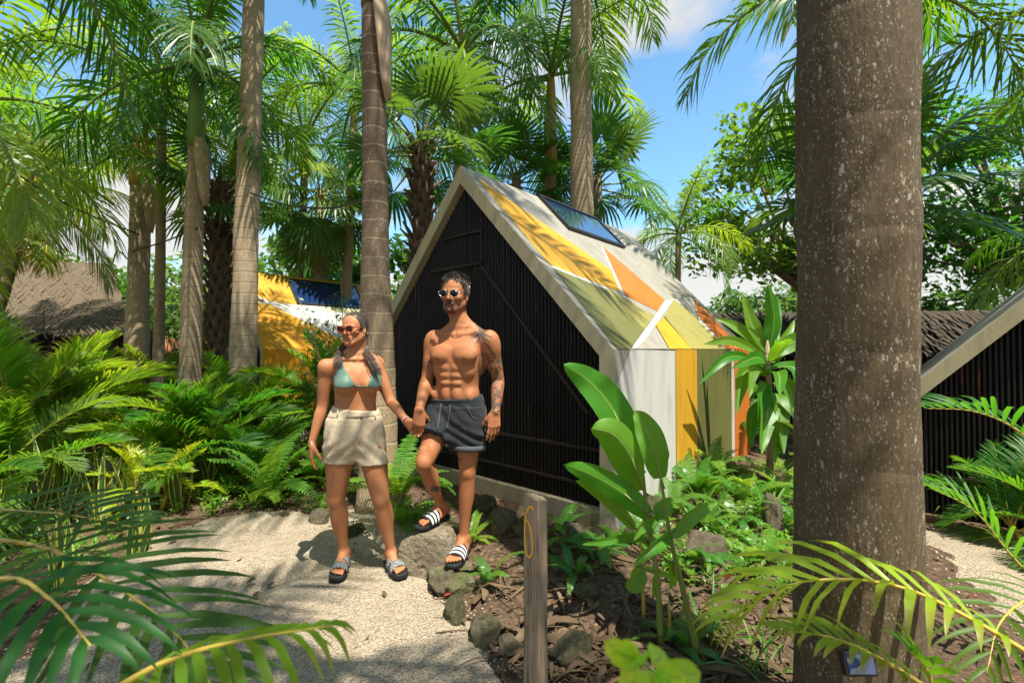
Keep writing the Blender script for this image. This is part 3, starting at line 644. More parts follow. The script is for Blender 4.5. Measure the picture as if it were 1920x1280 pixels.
feather_palm('leaning grey palm trunk in front of the amber cabin', 452, 690, 6.2, 0, 'royal', .175, .12, 11, 2.6, 'bark_pale', 'shaft', 1.0, top=P(486, -330, 6.2), seed=3)
feather_palm('tall grey palm trunk standing behind the ridge of the near cabin', 1092, 640, 7.6, 0, 'royal', .215, .17, 12, 2.7, 'bark_pale', 'shaft', 1.0, top=P(1088, -150, 7.6), seed=4)
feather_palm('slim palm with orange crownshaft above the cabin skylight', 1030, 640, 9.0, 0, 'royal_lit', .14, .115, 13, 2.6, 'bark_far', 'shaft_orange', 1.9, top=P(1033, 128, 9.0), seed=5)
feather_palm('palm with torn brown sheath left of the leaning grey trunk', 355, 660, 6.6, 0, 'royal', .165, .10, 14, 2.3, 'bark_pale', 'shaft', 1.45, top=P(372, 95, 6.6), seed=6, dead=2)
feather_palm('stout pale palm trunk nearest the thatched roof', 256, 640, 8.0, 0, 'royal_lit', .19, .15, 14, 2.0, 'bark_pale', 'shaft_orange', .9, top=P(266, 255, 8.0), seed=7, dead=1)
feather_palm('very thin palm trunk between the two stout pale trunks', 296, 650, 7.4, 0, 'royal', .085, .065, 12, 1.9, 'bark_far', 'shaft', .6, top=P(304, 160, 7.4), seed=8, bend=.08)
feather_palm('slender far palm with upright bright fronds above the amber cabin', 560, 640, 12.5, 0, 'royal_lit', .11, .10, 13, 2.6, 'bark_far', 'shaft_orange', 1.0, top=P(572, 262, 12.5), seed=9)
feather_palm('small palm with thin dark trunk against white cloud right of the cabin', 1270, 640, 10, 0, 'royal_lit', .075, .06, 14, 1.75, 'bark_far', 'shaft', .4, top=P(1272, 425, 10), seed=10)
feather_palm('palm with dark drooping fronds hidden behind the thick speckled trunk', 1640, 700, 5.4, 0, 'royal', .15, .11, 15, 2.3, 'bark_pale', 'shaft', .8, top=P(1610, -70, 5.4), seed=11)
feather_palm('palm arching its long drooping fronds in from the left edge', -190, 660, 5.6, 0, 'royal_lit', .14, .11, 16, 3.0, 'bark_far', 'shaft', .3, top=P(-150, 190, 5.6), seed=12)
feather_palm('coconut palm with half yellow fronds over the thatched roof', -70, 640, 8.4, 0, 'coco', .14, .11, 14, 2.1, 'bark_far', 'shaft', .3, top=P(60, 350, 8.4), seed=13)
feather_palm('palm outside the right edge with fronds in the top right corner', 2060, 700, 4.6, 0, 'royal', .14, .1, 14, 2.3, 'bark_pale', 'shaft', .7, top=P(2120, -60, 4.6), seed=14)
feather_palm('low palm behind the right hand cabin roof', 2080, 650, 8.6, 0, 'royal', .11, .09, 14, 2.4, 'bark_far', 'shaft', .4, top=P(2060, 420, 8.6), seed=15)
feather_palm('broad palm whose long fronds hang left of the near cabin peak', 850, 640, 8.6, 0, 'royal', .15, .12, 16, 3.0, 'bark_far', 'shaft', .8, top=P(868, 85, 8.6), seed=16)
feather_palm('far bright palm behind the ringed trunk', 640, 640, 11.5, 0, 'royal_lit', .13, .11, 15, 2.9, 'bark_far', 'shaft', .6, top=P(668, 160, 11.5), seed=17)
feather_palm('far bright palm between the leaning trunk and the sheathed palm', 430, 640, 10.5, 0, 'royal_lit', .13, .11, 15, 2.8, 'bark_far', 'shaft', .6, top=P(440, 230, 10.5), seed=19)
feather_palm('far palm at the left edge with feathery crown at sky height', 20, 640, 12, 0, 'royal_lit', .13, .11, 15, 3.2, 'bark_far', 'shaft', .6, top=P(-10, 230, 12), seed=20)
feather_palm('overhead palm above the path whose shaded fronds hang in at the top left', 0, 0, 3, 0, 'royal', .14, .1, 13, 2.5, 'bark_pale', base=V((-4.9, 3.6, 0)), top=V((-4.6, 3.9, 5.9)), seed=21)
fan_palm('fan palm with shaggy trunk and tall fans beside the ringed trunk', 790, 640, 6.6, 265, 'fan', .15, 15, 1.35, True, 0, 1)
fan_palm('shaggy dark fan palm left of the leaning grey trunk', 412, 660, 7.6, 340, 'fan', .16, 11, 1.15, True, 1, 2)
fan_palm('pale fan palm with hanging fans above the amber cabin roof', 600, 620, 11.5, 355, 'fan_lit', .15, 24, 1.9, False, 0, 3, el0=.45)
fan_palm('fan palm peeking over the ridge left of the orange crownshaft', 968, 640, 9.3, 330, 'fan', .12, 16, 1.35, False, 0, 4)
fan_palm('fan palm peeking over the ridge behind the tall grey trunk', 1120, 640, 9.6, 335, 'fan', .12, 16, 1.5, False, 0, 5)
fan_palm('fan palm with brown dead fans behind the thick speckled trunk', 1640, 700, 6.4, 330, 'fan', .15, 20, 1.6, True, 4, 6)
broad_tree('leafy tree rising left of the thick speckled trunk', *P(1490, 640, 13).xy, 8.8, 2.9, 1, 'broad', .26, 100, 85)
broad_tree('open branched tree with small leaves right of the thick speckled trunk', *P(1850, 640, 12.5).xy, 8.6, 3.0, 2, 'broad', .24, 105, 80)
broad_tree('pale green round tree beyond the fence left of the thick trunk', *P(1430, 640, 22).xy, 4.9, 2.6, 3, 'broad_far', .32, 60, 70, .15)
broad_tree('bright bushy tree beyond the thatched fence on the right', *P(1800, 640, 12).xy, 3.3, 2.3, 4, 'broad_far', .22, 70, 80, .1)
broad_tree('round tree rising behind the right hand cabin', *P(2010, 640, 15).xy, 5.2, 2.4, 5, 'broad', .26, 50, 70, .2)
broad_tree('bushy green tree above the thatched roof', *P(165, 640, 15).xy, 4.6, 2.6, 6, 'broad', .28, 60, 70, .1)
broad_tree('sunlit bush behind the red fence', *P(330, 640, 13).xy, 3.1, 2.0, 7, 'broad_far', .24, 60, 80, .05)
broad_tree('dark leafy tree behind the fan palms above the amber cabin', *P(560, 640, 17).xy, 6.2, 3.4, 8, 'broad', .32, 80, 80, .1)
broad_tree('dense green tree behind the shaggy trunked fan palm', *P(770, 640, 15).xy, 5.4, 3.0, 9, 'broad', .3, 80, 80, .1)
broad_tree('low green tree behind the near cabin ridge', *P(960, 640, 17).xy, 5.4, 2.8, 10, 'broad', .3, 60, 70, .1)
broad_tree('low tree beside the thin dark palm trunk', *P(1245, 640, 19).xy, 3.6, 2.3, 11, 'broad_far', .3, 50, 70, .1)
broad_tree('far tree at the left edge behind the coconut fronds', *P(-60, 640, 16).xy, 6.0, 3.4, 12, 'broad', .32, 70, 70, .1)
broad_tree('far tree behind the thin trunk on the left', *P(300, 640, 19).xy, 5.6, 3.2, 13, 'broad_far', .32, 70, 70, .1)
# far woodland closing the view
rng = random.Random(4); wb = MB()
for i in range(150):
    a = R(-62 + 124 * i / 150 + rng.uniform(-.6, .6)); d = rng.uniform(24, 36); c = V((math.sin(a) * d, math.cos(a) * d, 0)); hh_ = rng.uniform(1.6, 3.3)
    for k in range(5): leaf_clump(wb, c + V((rng.uniform(-1, 1), rng.uniform(-1, 1), hh_ * (k + .6) / 5.5)), rng.uniform(.7, 1.2), 60, .42, rng)
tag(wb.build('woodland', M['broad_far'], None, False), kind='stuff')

# ---- fences, thatched hut, cables
m, nt, _ = newmat('thatch'); t = NT(nt); o = t.obj()
f = t.noise(t.scale(o, 6, 6, 1.2), 3, 6, .7); g_ = t.noise(o, 1.6, 4, .6)
t.out(t.pbsdf(t.mix(f, (.055, .042, .028), (.20, .155, .105)), .95, .1, t.bump(t.math('ADD', f, g_), .9, .04))); M['thatch'] = m
M['thatch_dark'] = simple('dark_thatch', (.06, .048, .036), .95, .1, 9, .6, .8, 20)
M['pole'] = simple('dark_pole', (.06, .045, .032), .85, .15, 10, .4)
M['red_wood'] = simple('red_stained_wood', (.30, .11, .06), .7, .2, 9, .3)
def thatch_slope(a, b, c, d, name, parent, mat, n=900, seed=0, L=.5, lift=.3):
    """quad a-b (top edge) to d-c (bottom edge), laid with hanging straw bundles; a proper thick slab below"""
    rng = random.Random(seed); mb = MB(); nn = (b - a).cross(d - a).normalized(); nn = nn if nn.z > 0 else -nn
    mb.prism([a, b, c, d], nn * -.06)
    for i in range(n):
        u, v_ = rng.random(), rng.random(); p = (a.lerp(b, u)).lerp(d.lerp(c, u), v_); dd = ((d.lerp(c, u)) - a.lerp(b, u)).normalized(); s = (b - a).normalized() * rng.uniform(.015, .04)
        dd = (dd + nn * rng.uniform(.0, lift) + s * rng.uniform(-14, 14)).normalized(); q = p + nn * .01; l = L * rng.uniform(.5, 1.2)
        mb.add([q - s, q + s, q + s * .6 + dd * l + nn * .02 + V((0, 0, -.05)), q - s * .6 + dd * l + nn * .02 + V((0, 0, -.05))], [(0, 1, 2, 3)])
    return mb.build(name, mat, parent, False)
ht = thing('thatched_hut', 'low thatched hut with grey straw roof at the left edge', 'hut')
A_, B_ = P(-260, 470, 11.5), P(200, 488, 12.2); B_.z = A_.z = 3.75
C_, D_ = P(252, 655, 9.6), P(-330, 655, 9.0); C_.z = D_.z = 1.85
thatch_slope(A_, B_, C_, D_, 'roof', ht, M['thatch'], 5200, 1, .5, .09)
for k in range(4):
    p = D_.lerp(C_, .04 + .3 * k) + V((0, .3, 0)); mb = MB(); mb.tube([V((p.x, p.y, -.05)), V((p.x, p.y, 1.86))], .07, 8); mb.build('post', M['pole'], ht)
mb = MB(); p0, p1 = D_ + V((.1, .55, 0)), C_ + V((-.1, .55, 0)); mb.prism([V((p0.x, p0.y, 0)), V((p1.x, p1.y, 0)), V((p1.x, p1.y, 1.85)), V((p0.x, p0.y, 1.85))], (0, .08, 0)); mb.build('wall', M['thatch_dark'], ht, False)
def fence(label, a, b, hgt, mat, thatch, step=.075, seed=0, zb=0):
    root = thing('fence', label, 'fence', (0, 0, 0)); rng = random.Random(seed); mb = MB(); d = b - a; n = int(d.length / step); dn_ = d.normalized(); sd = V((-dn_.y, dn_.x, 0))
    for i in range(n):
        p = a + d * ((i + .5) / n); p = V((p.x, p.y, zb)) + sd * rng.uniform(-.008, .008); mb.tube([p, p + V((0, 0, hgt * rng.uniform(.97, 1.02)))], step * .44, 6)
    mb.build('pole_panel', mat, root)
    for z in (hgt * .3, hgt * .75):
        mb = MB(); mb.tube([V((a.x, a.y, zb + z)) - sd * .06, V((b.x, b.y, zb + z)) - sd * .06], .025, 6); mb.build('rail', M['pole'], root)
    if thatch:
        for s in (1, -1):
            a1, b1 = V((a.x, a.y, zb + hgt + .28)), V((b.x, b.y, zb + hgt + .28)); c1, d1 = V((b.x, b.y, zb + hgt - .2)) - sd * s * .55, V((a.x, a.y, zb + hgt - .2)) - sd * s * .55
            thatch_slope(a1, b1, c1, d1, 'thatch_cap', root, M['thatch_dark'], int(d.length * 420), seed + s, .5)
    return root
fence('dark pole fence capped with ragged thatch behind the dracaena', V((3.2, 8.9, 0)), V((12.5, 7.6, 0)), 1.85, M['pole'], True, .09, 1)
fence('low red stained pole fence between the left palm trunks', V((*P(225, 655, 11).xy, 0)), V((*P(420, 655, 12.3).xy, 0)), 1.75, M['red_wood'], False, .1, 2)
fence('dark pole fence along the far side behind the cabins', V((-12, 15.2, 0)), V((4, 14.5, 0)), 1.7, M['pole'], False, .14, 3)
def cable(label, pts, r=.012):
    mb = MB(); mb.tube(catmull(pts, 24), r, 6); tag(mb.build('cable', M['black_metal']), label, 'cable')
cable('black cable sagging from the left edge to the stout trunk', [P(-40, 270, 5.6), P(60, 345, 6.5), P(150, 395, 7.2), P(262, 440, 7.82)])
cable('black cable strung from the stout trunk to the sheathed palm', [P(248, 472, 7.82), P(310, 452, 7.2), P(370, 428, 6.48)])
cable('black cable running from the leaning grey trunk to the ringed trunk', [P(470, 362, 6.08), P(540, 385, 5.6), P(620, 390, 4.8), P(690, 372, 3.9)])
# ------------------------------------------------------------------ understory
def gxy(px, py, z=0.0): return G(px, py, z).xy
areca('tall areca palm clump at the left edge behind the snake plants', *gxy(45, 935), 1.75, 10, 'areca', 1, .4)
areca('bright areca palm clump below the thatched roof', *P(120, 700, 6.3).xy, 1.7, 10, 'areca', 2, .45)
areca('areca palm clump with yellow canes left of the small back path', *P(95, 760, 5.0).xy, 1.55, 10, 'areca', 3, .4)
areca('dark areca palm clump in the middle of the left bed', *P(395, 880, 4.7).xy, 1.35, 10, 'areca_dark', 4, .4, bias=.5)
areca('low areca palm clump right of the small back path', *P(330, 880, 5.3).xy, 1.2, 10, 'areca', 5, .35, bias=.3)
areca('areca palm clump in front of the leaning grey trunk', *P(480, 780, 5.4).xy, 1.35, 10, 'areca_dark', 6, .4, bias=.3)
areca('areca palm clump against the amber wall', *P(545, 780, 5.9).xy, 1.15, 10, 'areca', 7, .35)
areca('bright areca palm clump behind the back path', *P(270, 700, 7.9).xy, 1.5, 11, 'areca', 8, .5)
areca('areca palm clump at the foot of the sheathed palm', *P(385, 700, 7.0).xy, 1.25, 11, 'areca', 9, .45)
areca('areca palm clump below the very thin trunk', *P(180, 700, 7.2).xy, 1.45, 11, 'areca', 10, .45)
areca('areca palm clump at the far left under the hut wall', *P(0, 700, 7.0).xy, 1.7, 11, 'areca', 11, .5)
areca('feathery young palm between the woman and the amber cabin', *P(648, 760, 5.6).xy, 1.55, 8, 'areca', 12, .25, bias=-.8)
areca('areca palm clump hidden low at the left frame edge', *gxy(-60, 1010), 1.3, 10, 'areca_dark', 13, .4)
areca('short pale areca palm beside the snake plants', *gxy(285, 965), .72, 8, 'areca_yellow', 14, .2, canes=2)
areca('drooping areca palm by the path edge left of the woman', *gxy(455, 905), .95, 9, 'areca_dark', 15, .3, bias=.6)
areca('young areca palm beside the orange end wall', *P(1375, 760, 5.9).xy, .95, 7, 'areca_dark', 16, .2)
areca('dark areca palm in front of the right hand cabin', *P(1985, 900, 3.3).xy, 1.15, 9, 'areca_dark', 17, .3, bias=.2)
# ferns
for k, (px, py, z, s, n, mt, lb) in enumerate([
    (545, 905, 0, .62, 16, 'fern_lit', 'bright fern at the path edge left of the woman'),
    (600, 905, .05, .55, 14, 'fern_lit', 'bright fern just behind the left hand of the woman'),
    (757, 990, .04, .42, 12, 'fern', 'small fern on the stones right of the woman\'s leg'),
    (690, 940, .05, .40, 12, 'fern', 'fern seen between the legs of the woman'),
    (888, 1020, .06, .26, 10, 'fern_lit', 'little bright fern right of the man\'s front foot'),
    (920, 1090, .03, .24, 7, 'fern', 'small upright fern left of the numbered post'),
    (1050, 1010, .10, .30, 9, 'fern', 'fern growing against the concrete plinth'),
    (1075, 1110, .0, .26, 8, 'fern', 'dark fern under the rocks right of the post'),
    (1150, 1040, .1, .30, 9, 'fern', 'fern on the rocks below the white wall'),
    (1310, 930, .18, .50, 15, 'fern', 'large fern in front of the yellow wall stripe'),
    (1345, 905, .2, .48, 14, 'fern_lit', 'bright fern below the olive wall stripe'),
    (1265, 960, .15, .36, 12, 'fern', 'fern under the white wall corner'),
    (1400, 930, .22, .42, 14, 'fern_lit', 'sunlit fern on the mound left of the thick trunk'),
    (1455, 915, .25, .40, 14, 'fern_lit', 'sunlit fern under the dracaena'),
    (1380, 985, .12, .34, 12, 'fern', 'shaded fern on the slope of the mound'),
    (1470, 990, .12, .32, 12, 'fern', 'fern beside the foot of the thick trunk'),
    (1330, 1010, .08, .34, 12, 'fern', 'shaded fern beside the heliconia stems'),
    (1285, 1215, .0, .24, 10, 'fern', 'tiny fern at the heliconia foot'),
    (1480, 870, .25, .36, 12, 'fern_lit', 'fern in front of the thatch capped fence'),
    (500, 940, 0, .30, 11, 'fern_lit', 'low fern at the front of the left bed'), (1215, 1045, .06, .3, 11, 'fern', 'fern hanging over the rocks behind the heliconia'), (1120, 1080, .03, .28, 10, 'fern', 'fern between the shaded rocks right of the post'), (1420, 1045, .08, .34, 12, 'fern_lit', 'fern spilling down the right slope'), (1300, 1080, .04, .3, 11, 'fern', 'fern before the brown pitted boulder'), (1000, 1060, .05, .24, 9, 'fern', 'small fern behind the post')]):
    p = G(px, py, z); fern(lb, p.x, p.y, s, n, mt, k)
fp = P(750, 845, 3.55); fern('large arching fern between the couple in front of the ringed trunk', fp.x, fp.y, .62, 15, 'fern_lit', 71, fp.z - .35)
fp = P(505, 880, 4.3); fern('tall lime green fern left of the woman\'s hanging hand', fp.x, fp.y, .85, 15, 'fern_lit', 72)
# snake plants
for k, (px, py, L, n, lb) in enumerate([
    (190, 985, .62, 9, 'tall yellow edged snake plant left of the short pale areca'), (240, 975, .55, 9, 'yellow edged snake plant in the middle of the row'),
    (335, 960, .55, 8, 'yellow edged snake plant at the right end of the row'), (60, 1000, .7, 9, 'dark broad snake plant at the left edge'),
    (130, 985, .6, 8, 'snake plant second from the left edge'), (400, 925, .45, 7, 'leaning snake plant beside the drooping areca'),
    (110, 1120, .5, 8, 'snake plant nearest the camera on the left'), (250, 1050, .42, 8, 'short snake plant overhanging the path')]):
    x, y = gxy(px, py); strap_plant(lb, 'snake_plant', 'plant', x, y, n, L, .075 / L * .8, 'sans', k, edge='sans_edge', group='snake plants', twist=.02)
for k, (px, Y, lb) in enumerate([(110, 5.6, 'red leaved plant under the left palms'), (270, 6.2, 'red leaved plant beside the back path'), (575, 5.2, 'small red leaved plant below the amber wall')]):
    x, y = P(px, 800, Y).xy; strap_plant(lb, 'red_plant', 'plant', x, y, 12, .5, .13, 'pod', 40 + k, (.5, 1.3), .8, group='red leaved plants')
x, y = P(1290, 900, 3.9).xy
for k, (px, py, z, lb) in enumerate([(1355, 890, .22, 'small purple leaved plant on the mound'), (1480, 945, .2, 'purple leaved plant near the thick trunk')]):
    p = G(px, py, z); strap_plant(lb, 'purple_plant', 'plant', p.x, p.y, 12, .2, .16, 'purple', 60 + k, (.6, 1.4), .6, group='purple plants')
for k, (px, py, z, L, lb) in enumerate([(1330, 960, .18, .45, 'grassy clump below the yellow stripe'), (1430, 955, .2, .45, 'grassy clump on the sunlit mound'), (1345, 1215, 0, .38, 'grass tuft beside the heliconia stalks'),
        (1420, 1250, 0, .34, 'grass tuft at the foot of the thick trunk'), (1850, 940, -.05, .5, 'grassy clump before the right hand cabin'), (1790, 950, -.05, .42, 'grassy clump beside the right path')]):
    p = G(px, py, z); strap_plant(lb, 'grass_clump', 'plant', p.x, p.y, 16, L, .035, 'fern', 80 + k, (.6, 1.4), 1.2, group='grassy clumps')
# dracaena
dp = P(1442, 860, 4.25); dz = h(dp.x, dp.y); dr = thing('dracaena', 'tall glossy dracaena with broad green leaves beside the orange wall', 'plant', (dp.x, dp.y, dz))
mb = MB(); mb.tube([V((0, 0, -.1)), V((.02, 0, .5)), V((-.01, 0, 1.35))], [.035, .03, .018], 8); mb.build('stem', M['bark_far'], dr)
DL = [((1440,665),(1452,600),(1440,530),42,-.1), ((1430,660),(1410,610),(1392,552),38,.05), ((1432,668),(1390,620),(1340,595),30,.1), ((1430,672),(1375,640),(1320,645),26,-.15), ((1432,690),(1370,668),(1310,720),26,-.2),
      ((1446,668),(1490,640),(1530,632),44,.15), ((1440,690),(1420,670),(1372,690),34,-.3), ((1445,680),(1470,645),(1455,640),40,-.3), ((1430,700),(1395,700),(1380,775),40,-.25), ((1440,700),(1412,690),(1405,745),34,-.32),
      ((1452,690),(1490,690),(1500,735),38,-.2), ((1440,720),(1430,735),(1425,810),36,-.3), ((1440,735),(1440,760),(1428,850),50,-.4), ((1446,735),(1460,750),(1470,850),42,-.35), ((1452,720),(1478,725),(1490,790),42,-.2),
      ((1448,680),(1465,650),(1490,600),34,.3), ((1440,760),(1455,790),(1452,870),34,-.3), ((1436,664),(1448,620),(1462,560),38,.15), ((1440,700),(1460,700),(1462,740),36,-.4), ((1438,750),(1410,780),(1408,840),34,-.15)]
for i, (a, b_, c, w_, dy) in enumerate(DL):
    q = [P(*a, dp.y) - V((dp.x, dp.y, dz)), P(*b_, dp.y + dy * .6) - V((dp.x, dp.y, dz)), P(*c, dp.y + dy * 1.3) - V((dp.x, dp.y, dz))]; q[0] = V((q[0].x * .3, 0, q[0].z))
    mb = MB(); T = (q[2] - q[0]).normalized(); sd = T.cross(V((0, -1, .25))).normalized() if abs(T.y) < .8 else V((1, 0, 0)); paddle(mb, q, w_ / F * dp.y * .78, .35, 0, sd, 12, lambda s: math.sin(PI * min(1, (s * .96 + .04) ** .9)) ** .8 * .97 + .03, .05, i)
    mb.build('leaf', M['drac'], dr)
cr = P(1500, 800, 3.9); cz = h(cr.x, cr.y); ct = thing('croton', 'croton with yellow veined leaves tucked behind the thick trunk', 'plant', (cr.x, cr.y, cz)); mb = MB(); mb.tube([V((0, 0, -.05)), V((0, 0, .62))], [.015, .01], 6); mb.build('stem', M['bark_far'], ct)
for i in range(14):
    a = i * 2.4; el = 1.0 - i * .1; z0 = .65 - .025 * i; d = V((math.cos(a) * math.cos(el), math.sin(a) * math.cos(el), math.sin(el))); mb = MB()
    paddle(mb, [V((0, 0, z0)), V((0, 0, z0)) + d * .14, V((0, 0, z0 - .04)) + d * .30], .11, .2, 0, None, 8, None, .03, i); mb.build('leaf', M['croton'], ct)
# heliconia in front of the white wall
hp = P(1255, 1200, 2.25); hz = 0; hel = thing('heliconia', 'tall heliconia with big paddle leaves in front of the white wall', 'plant', (hp.x, hp.y, hz)); HO = V((hp.x, hp.y, hz))
def hs_(pts, r0, r1, m='rachis'):
    mb = MB(); mb.tube([p - HO for p in catmull(pts, 10)], [r0 + (r1 - r0) * i / 10 for i in range(11)], 8); mb.build('stalk', M[m], hel)
hs_([P(1240, 1225, 2.2), P(1232, 1080, 2.22), P(1213, 960, 2.25), P(1202, 850, 2.27)], .017, .007)
hs_([P(1310, 1235, 2.15), P(1282, 1110, 2.15), P(1258, 1010, 2.15), P(1238, 890, 2.15)], .018, .006)
hs_([P(1208, 1210, 2.4), P(1205, 1080, 2.4), P(1200, 1000, 2.4)], .011, .006, 'rachis_y')
hs_([P(1258, 1225, 2.25), P(1254, 1130, 2.25)], .012, .006, 'rachis_y')
HL = [([(1198,870,2.27),(1150,770,2.3),(1105,715,2.3),(1057,683,2.27)],78,.2), ([(1206,918,2.25),(1185,860,2.15),(1150,815,2.08),(1108,803,2.05)],88,.55), ([(1238,896,2.15),(1226,840,2.15),(1208,795,2.18),(1190,770,2.2)],58,.1),
      ([(1222,968,2.25),(1170,925,2.2),(1110,890,2.12),(1057,870,2.05)],54,.3), ([(1190,990,2.3),(1150,945,2.25),(1112,915,2.2),(1080,900,2.15)],32,.3), ([(1262,1005,2.15),(1290,975,2.2),(1318,955,2.25),(1345,940,2.3)],32,.3),
      ([(1255,1000,2.15),(1235,1015,2.05),(1210,1035,2.0),(1188,1058,1.98)],36,.9), ([(1212,1010,2.3),(1175,1008,2.3),(1130,1015,2.25),(1092,1020,2.2)],20,.3), ([(1215,1000,2.25),(1222,985,2.2),(1205,985,2.15),(1188,1012,2.12)],34,.5),
      ([(1205,1062,2.4),(1195,1080,2.34),(1185,1095,2.3),(1172,1100,2.28)],48,.3), ([(1230,1080,2.25),(1232,1100,2.3),(1224,1120,2.3)],22,.3), ([(1225,960,2.25),(1250,950,2.35),(1262,940,2.45)],44,.2), ([(1262,1060,2.2),(1265,1085,2.3),(1258,1105,2.35)],26,.3), ([(1208,1065,2.3),(1240,1072,2.2),(1275,1090,2.1)],16,.4)]
for i, (q, w_, fo) in enumerate(HL):
    q = [P(*a) - HO for a in q]; T = (q[-1] - q[0]).normalized(); sd = T.cross(V((0, -1, .15))).normalized(); mb = MB()
    mb.tube([q[0] - T * .05] + q[:2], [.006, .005, .003], 6, 1)
    paddle(mb, q, w_ / F * 1.95, fo, 0, sd, 18, lambda s: (math.sin(PI * min(1, (s * .97 + .03) ** .72)) ** .62) * .98 + .02, .035, i, 4); mb.build('leaf', [M['helic'], M['rachis']], hel)
# thin shrub before the amber cabin
sp0 = P(615, 760, 5.2); sh = thing('shrub', 'wiry small leaved shrub in front of the amber cabin', 'shrub', (sp0.x, sp0.y, 0)); rng = random.Random(77); tm = MB(); lm = MB(); O = V((sp0.x, sp0.y, 0))
for i in range(13):
    tip = P(rng.uniform(545, 650), rng.uniform(515, 700), 5.2 + rng.uniform(-.25, .25)) - O; C = catmull([V((rng.uniform(-.05, .05), 0, 0)), tip * .5 + V((.10, 0, .1)), tip], 12); tm.tube(C, [.008 - .0055 * k / 12 for k in range(13)], 5)
    for k in range(4, 13): leaf_clump(lm, C[k], .09, 9, .05, rng)
tm.build('stem', M['bark_far'], sh); lm.build('foliage', M['broad'], sh, False)
# foreground fronds: one areca each, rooted on the ground
def big_frond(label, fr, foot, key, group='foreground areca palms'):
    base = V((*foot, h(*foot))); root = thing('areca_palm', label, 'palm', base, 0, group)
    for i, (pts, n, ll, lw, vang, droop, start) in enumerate(fr):
        q = [P(*a) - base for a in pts]; mb = MB(); mb.tube(catmull([V((0, 0, 0)), q[0] * .6 + V((0, 0, .15)), q[0]], 10), [.016 - .008 * k / 10 for k in range(11)], 8); mb.build('cane', M['rachis_y'], root)
        me = frond_mesh('frond', q, n, ll, lw, (M[key], M['rachis_y']), 300 + i + len(label), vang, droop, .05, start, 4, .008, 0, 1.15, .55, True, 8); link('frond', me, root)
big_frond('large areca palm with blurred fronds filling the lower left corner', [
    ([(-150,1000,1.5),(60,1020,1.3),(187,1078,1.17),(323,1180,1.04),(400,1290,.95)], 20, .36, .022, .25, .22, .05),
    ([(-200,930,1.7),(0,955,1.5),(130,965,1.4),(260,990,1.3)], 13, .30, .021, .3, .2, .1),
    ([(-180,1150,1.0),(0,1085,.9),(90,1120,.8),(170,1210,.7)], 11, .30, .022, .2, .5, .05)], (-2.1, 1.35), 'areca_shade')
big_frond('areca frond crossing the bottom edge out of focus', [([(140,1340,.8),(300,1245,.78),(450,1200,.77),(625,1172,.76)], 13, .20, .017, .1, .75, .1)], (-.95, .55), 'areca')
big_frond('sunlit yellow green areca frond reaching across the thick trunk', [
    ([(2010,1275,1.2),(1830,1165,1.28),(1690,1100,1.33),(1560,1085,1.36),(1450,1105,1.38),(1365,1160,1.38)], 16, .36, .025, .40, .6, .12)], (1.75, .95), 'areca_yellow')
big_frond('small bright areca at the foot of the thick trunk', [([(1800,1330,1.15),(1660,1240,1.18),(1560,1195,1.2),(1450,1178,1.22)], 11, .17, .020, .3, .4, .15), ([(1760,1340,1.1),(1740,1260,1.1),(1700,1215,1.1)], 7, .16, .021, .3, .4, .2)], (1.15, .8), 'areca')
big_frond('areca frond arching in from the right edge before the dark cabin', [([(2060,940,2.2),(1920,815,2.25),(1830,772,2.3),(1732,765,2.35)], 16, .30, .022, .55, .4, .1), ([(2150,1230,2.0),(1930,1075,2.1),(1830,960,2.2),(1745,915,2.3)], 20, .34, .018, .35, .3, .05), ([(2100,1180,1.6),(1960,1120,1.6),(1880,1160,1.5),(1850,1260,1.4)], 12, .3, .018, .3, .4, .05)], (3.05, 2.0), 'areca_dark')
lp = P(1215, 1245, .48); lt = thing('lime_shrub', 'blurred lime green leafy sprig at the bottom edge', 'shrub', (lp.x, lp.y, h(lp.x, lp.y))); LO = V((lp.x, lp.y, h(lp.x, lp.y))); mb = MB(); tp = lp - LO; mb.tube([V((0, 0, 0)), tp * .5 + V((.02, 0, 0)), tp], [.006, .004, .002], 6); mb.build('stem', M['rachis'], lt)
for i, (px, py, s_, yy) in enumerate([(1165,1225,1,.47), (1195,1245,1,.46), (1235,1235,1.1,.5), (1262,1268,1,.47), (1290,1262,.9,.48), (1225,1280,1.2,.46), (1180,1285,1.1,.48), (1250,1300,1.2,.45), (1150,1212,.7,.47)]):
    c = P(px, py, yy) - LO; d = (c - tp + V((0, 0, .02))).normalized(); mb = MB(); paddle(mb, [tp.lerp(c, .3), c, c + d * .014 + V((0, 0, -.003))], .03 * s_, .2, 0, d.cross(V((0, -1, .3))).normalized(), 8, None, .04, i); mb.build('leaf', M['lime'], lt)

# ------------------------------------------------------------------ rocks
m, nt, _ = newmat('limestone'); t = NT(nt); o = t.obj(); wp = t.n('NewGeometry')
f = t.noise(o, 5, 6, .7); g_ = t.noise(o, 26, 5, .7); vo = t.n('TexVoronoi'); t.set(vo, 'Scale', 16.0); t.set(vo, 'Vector', o); pit = t.ramp(vo.outputs[0], (.05, 1), (.3, 0))
c = t.mix(f, (.10, .078, .05), (.40, .33, .23)); c = t.mix(t.ramp(g_, (.5, 0), (.72, .7)), c, (.10, .085, .06)); c = t.mix(t.math('MULTIPLY', pit, .45), c, (.09, .075, .055))
rnd = t.n('ObjectInfo').outputs['Random']; ms = t.math('MULTIPLY', t.ramp(t.math('ADD', t.noise(o, 3.3, 5, .7), t.math('MULTIPLY', rnd, .28)), (.56, 0), (.76, 1)), .8)
c = t.mix(ms, c, t.mix(g_, (.035, .05, .012), (.10, .12, .035)))
t.out(t.pbsdf(c, .92, .15, t.bump(t.math('ADD', t.math('ADD', g_, f), t.math('MULTIPLY', pit, -.6)), .9, .05))); M['rock'] = m
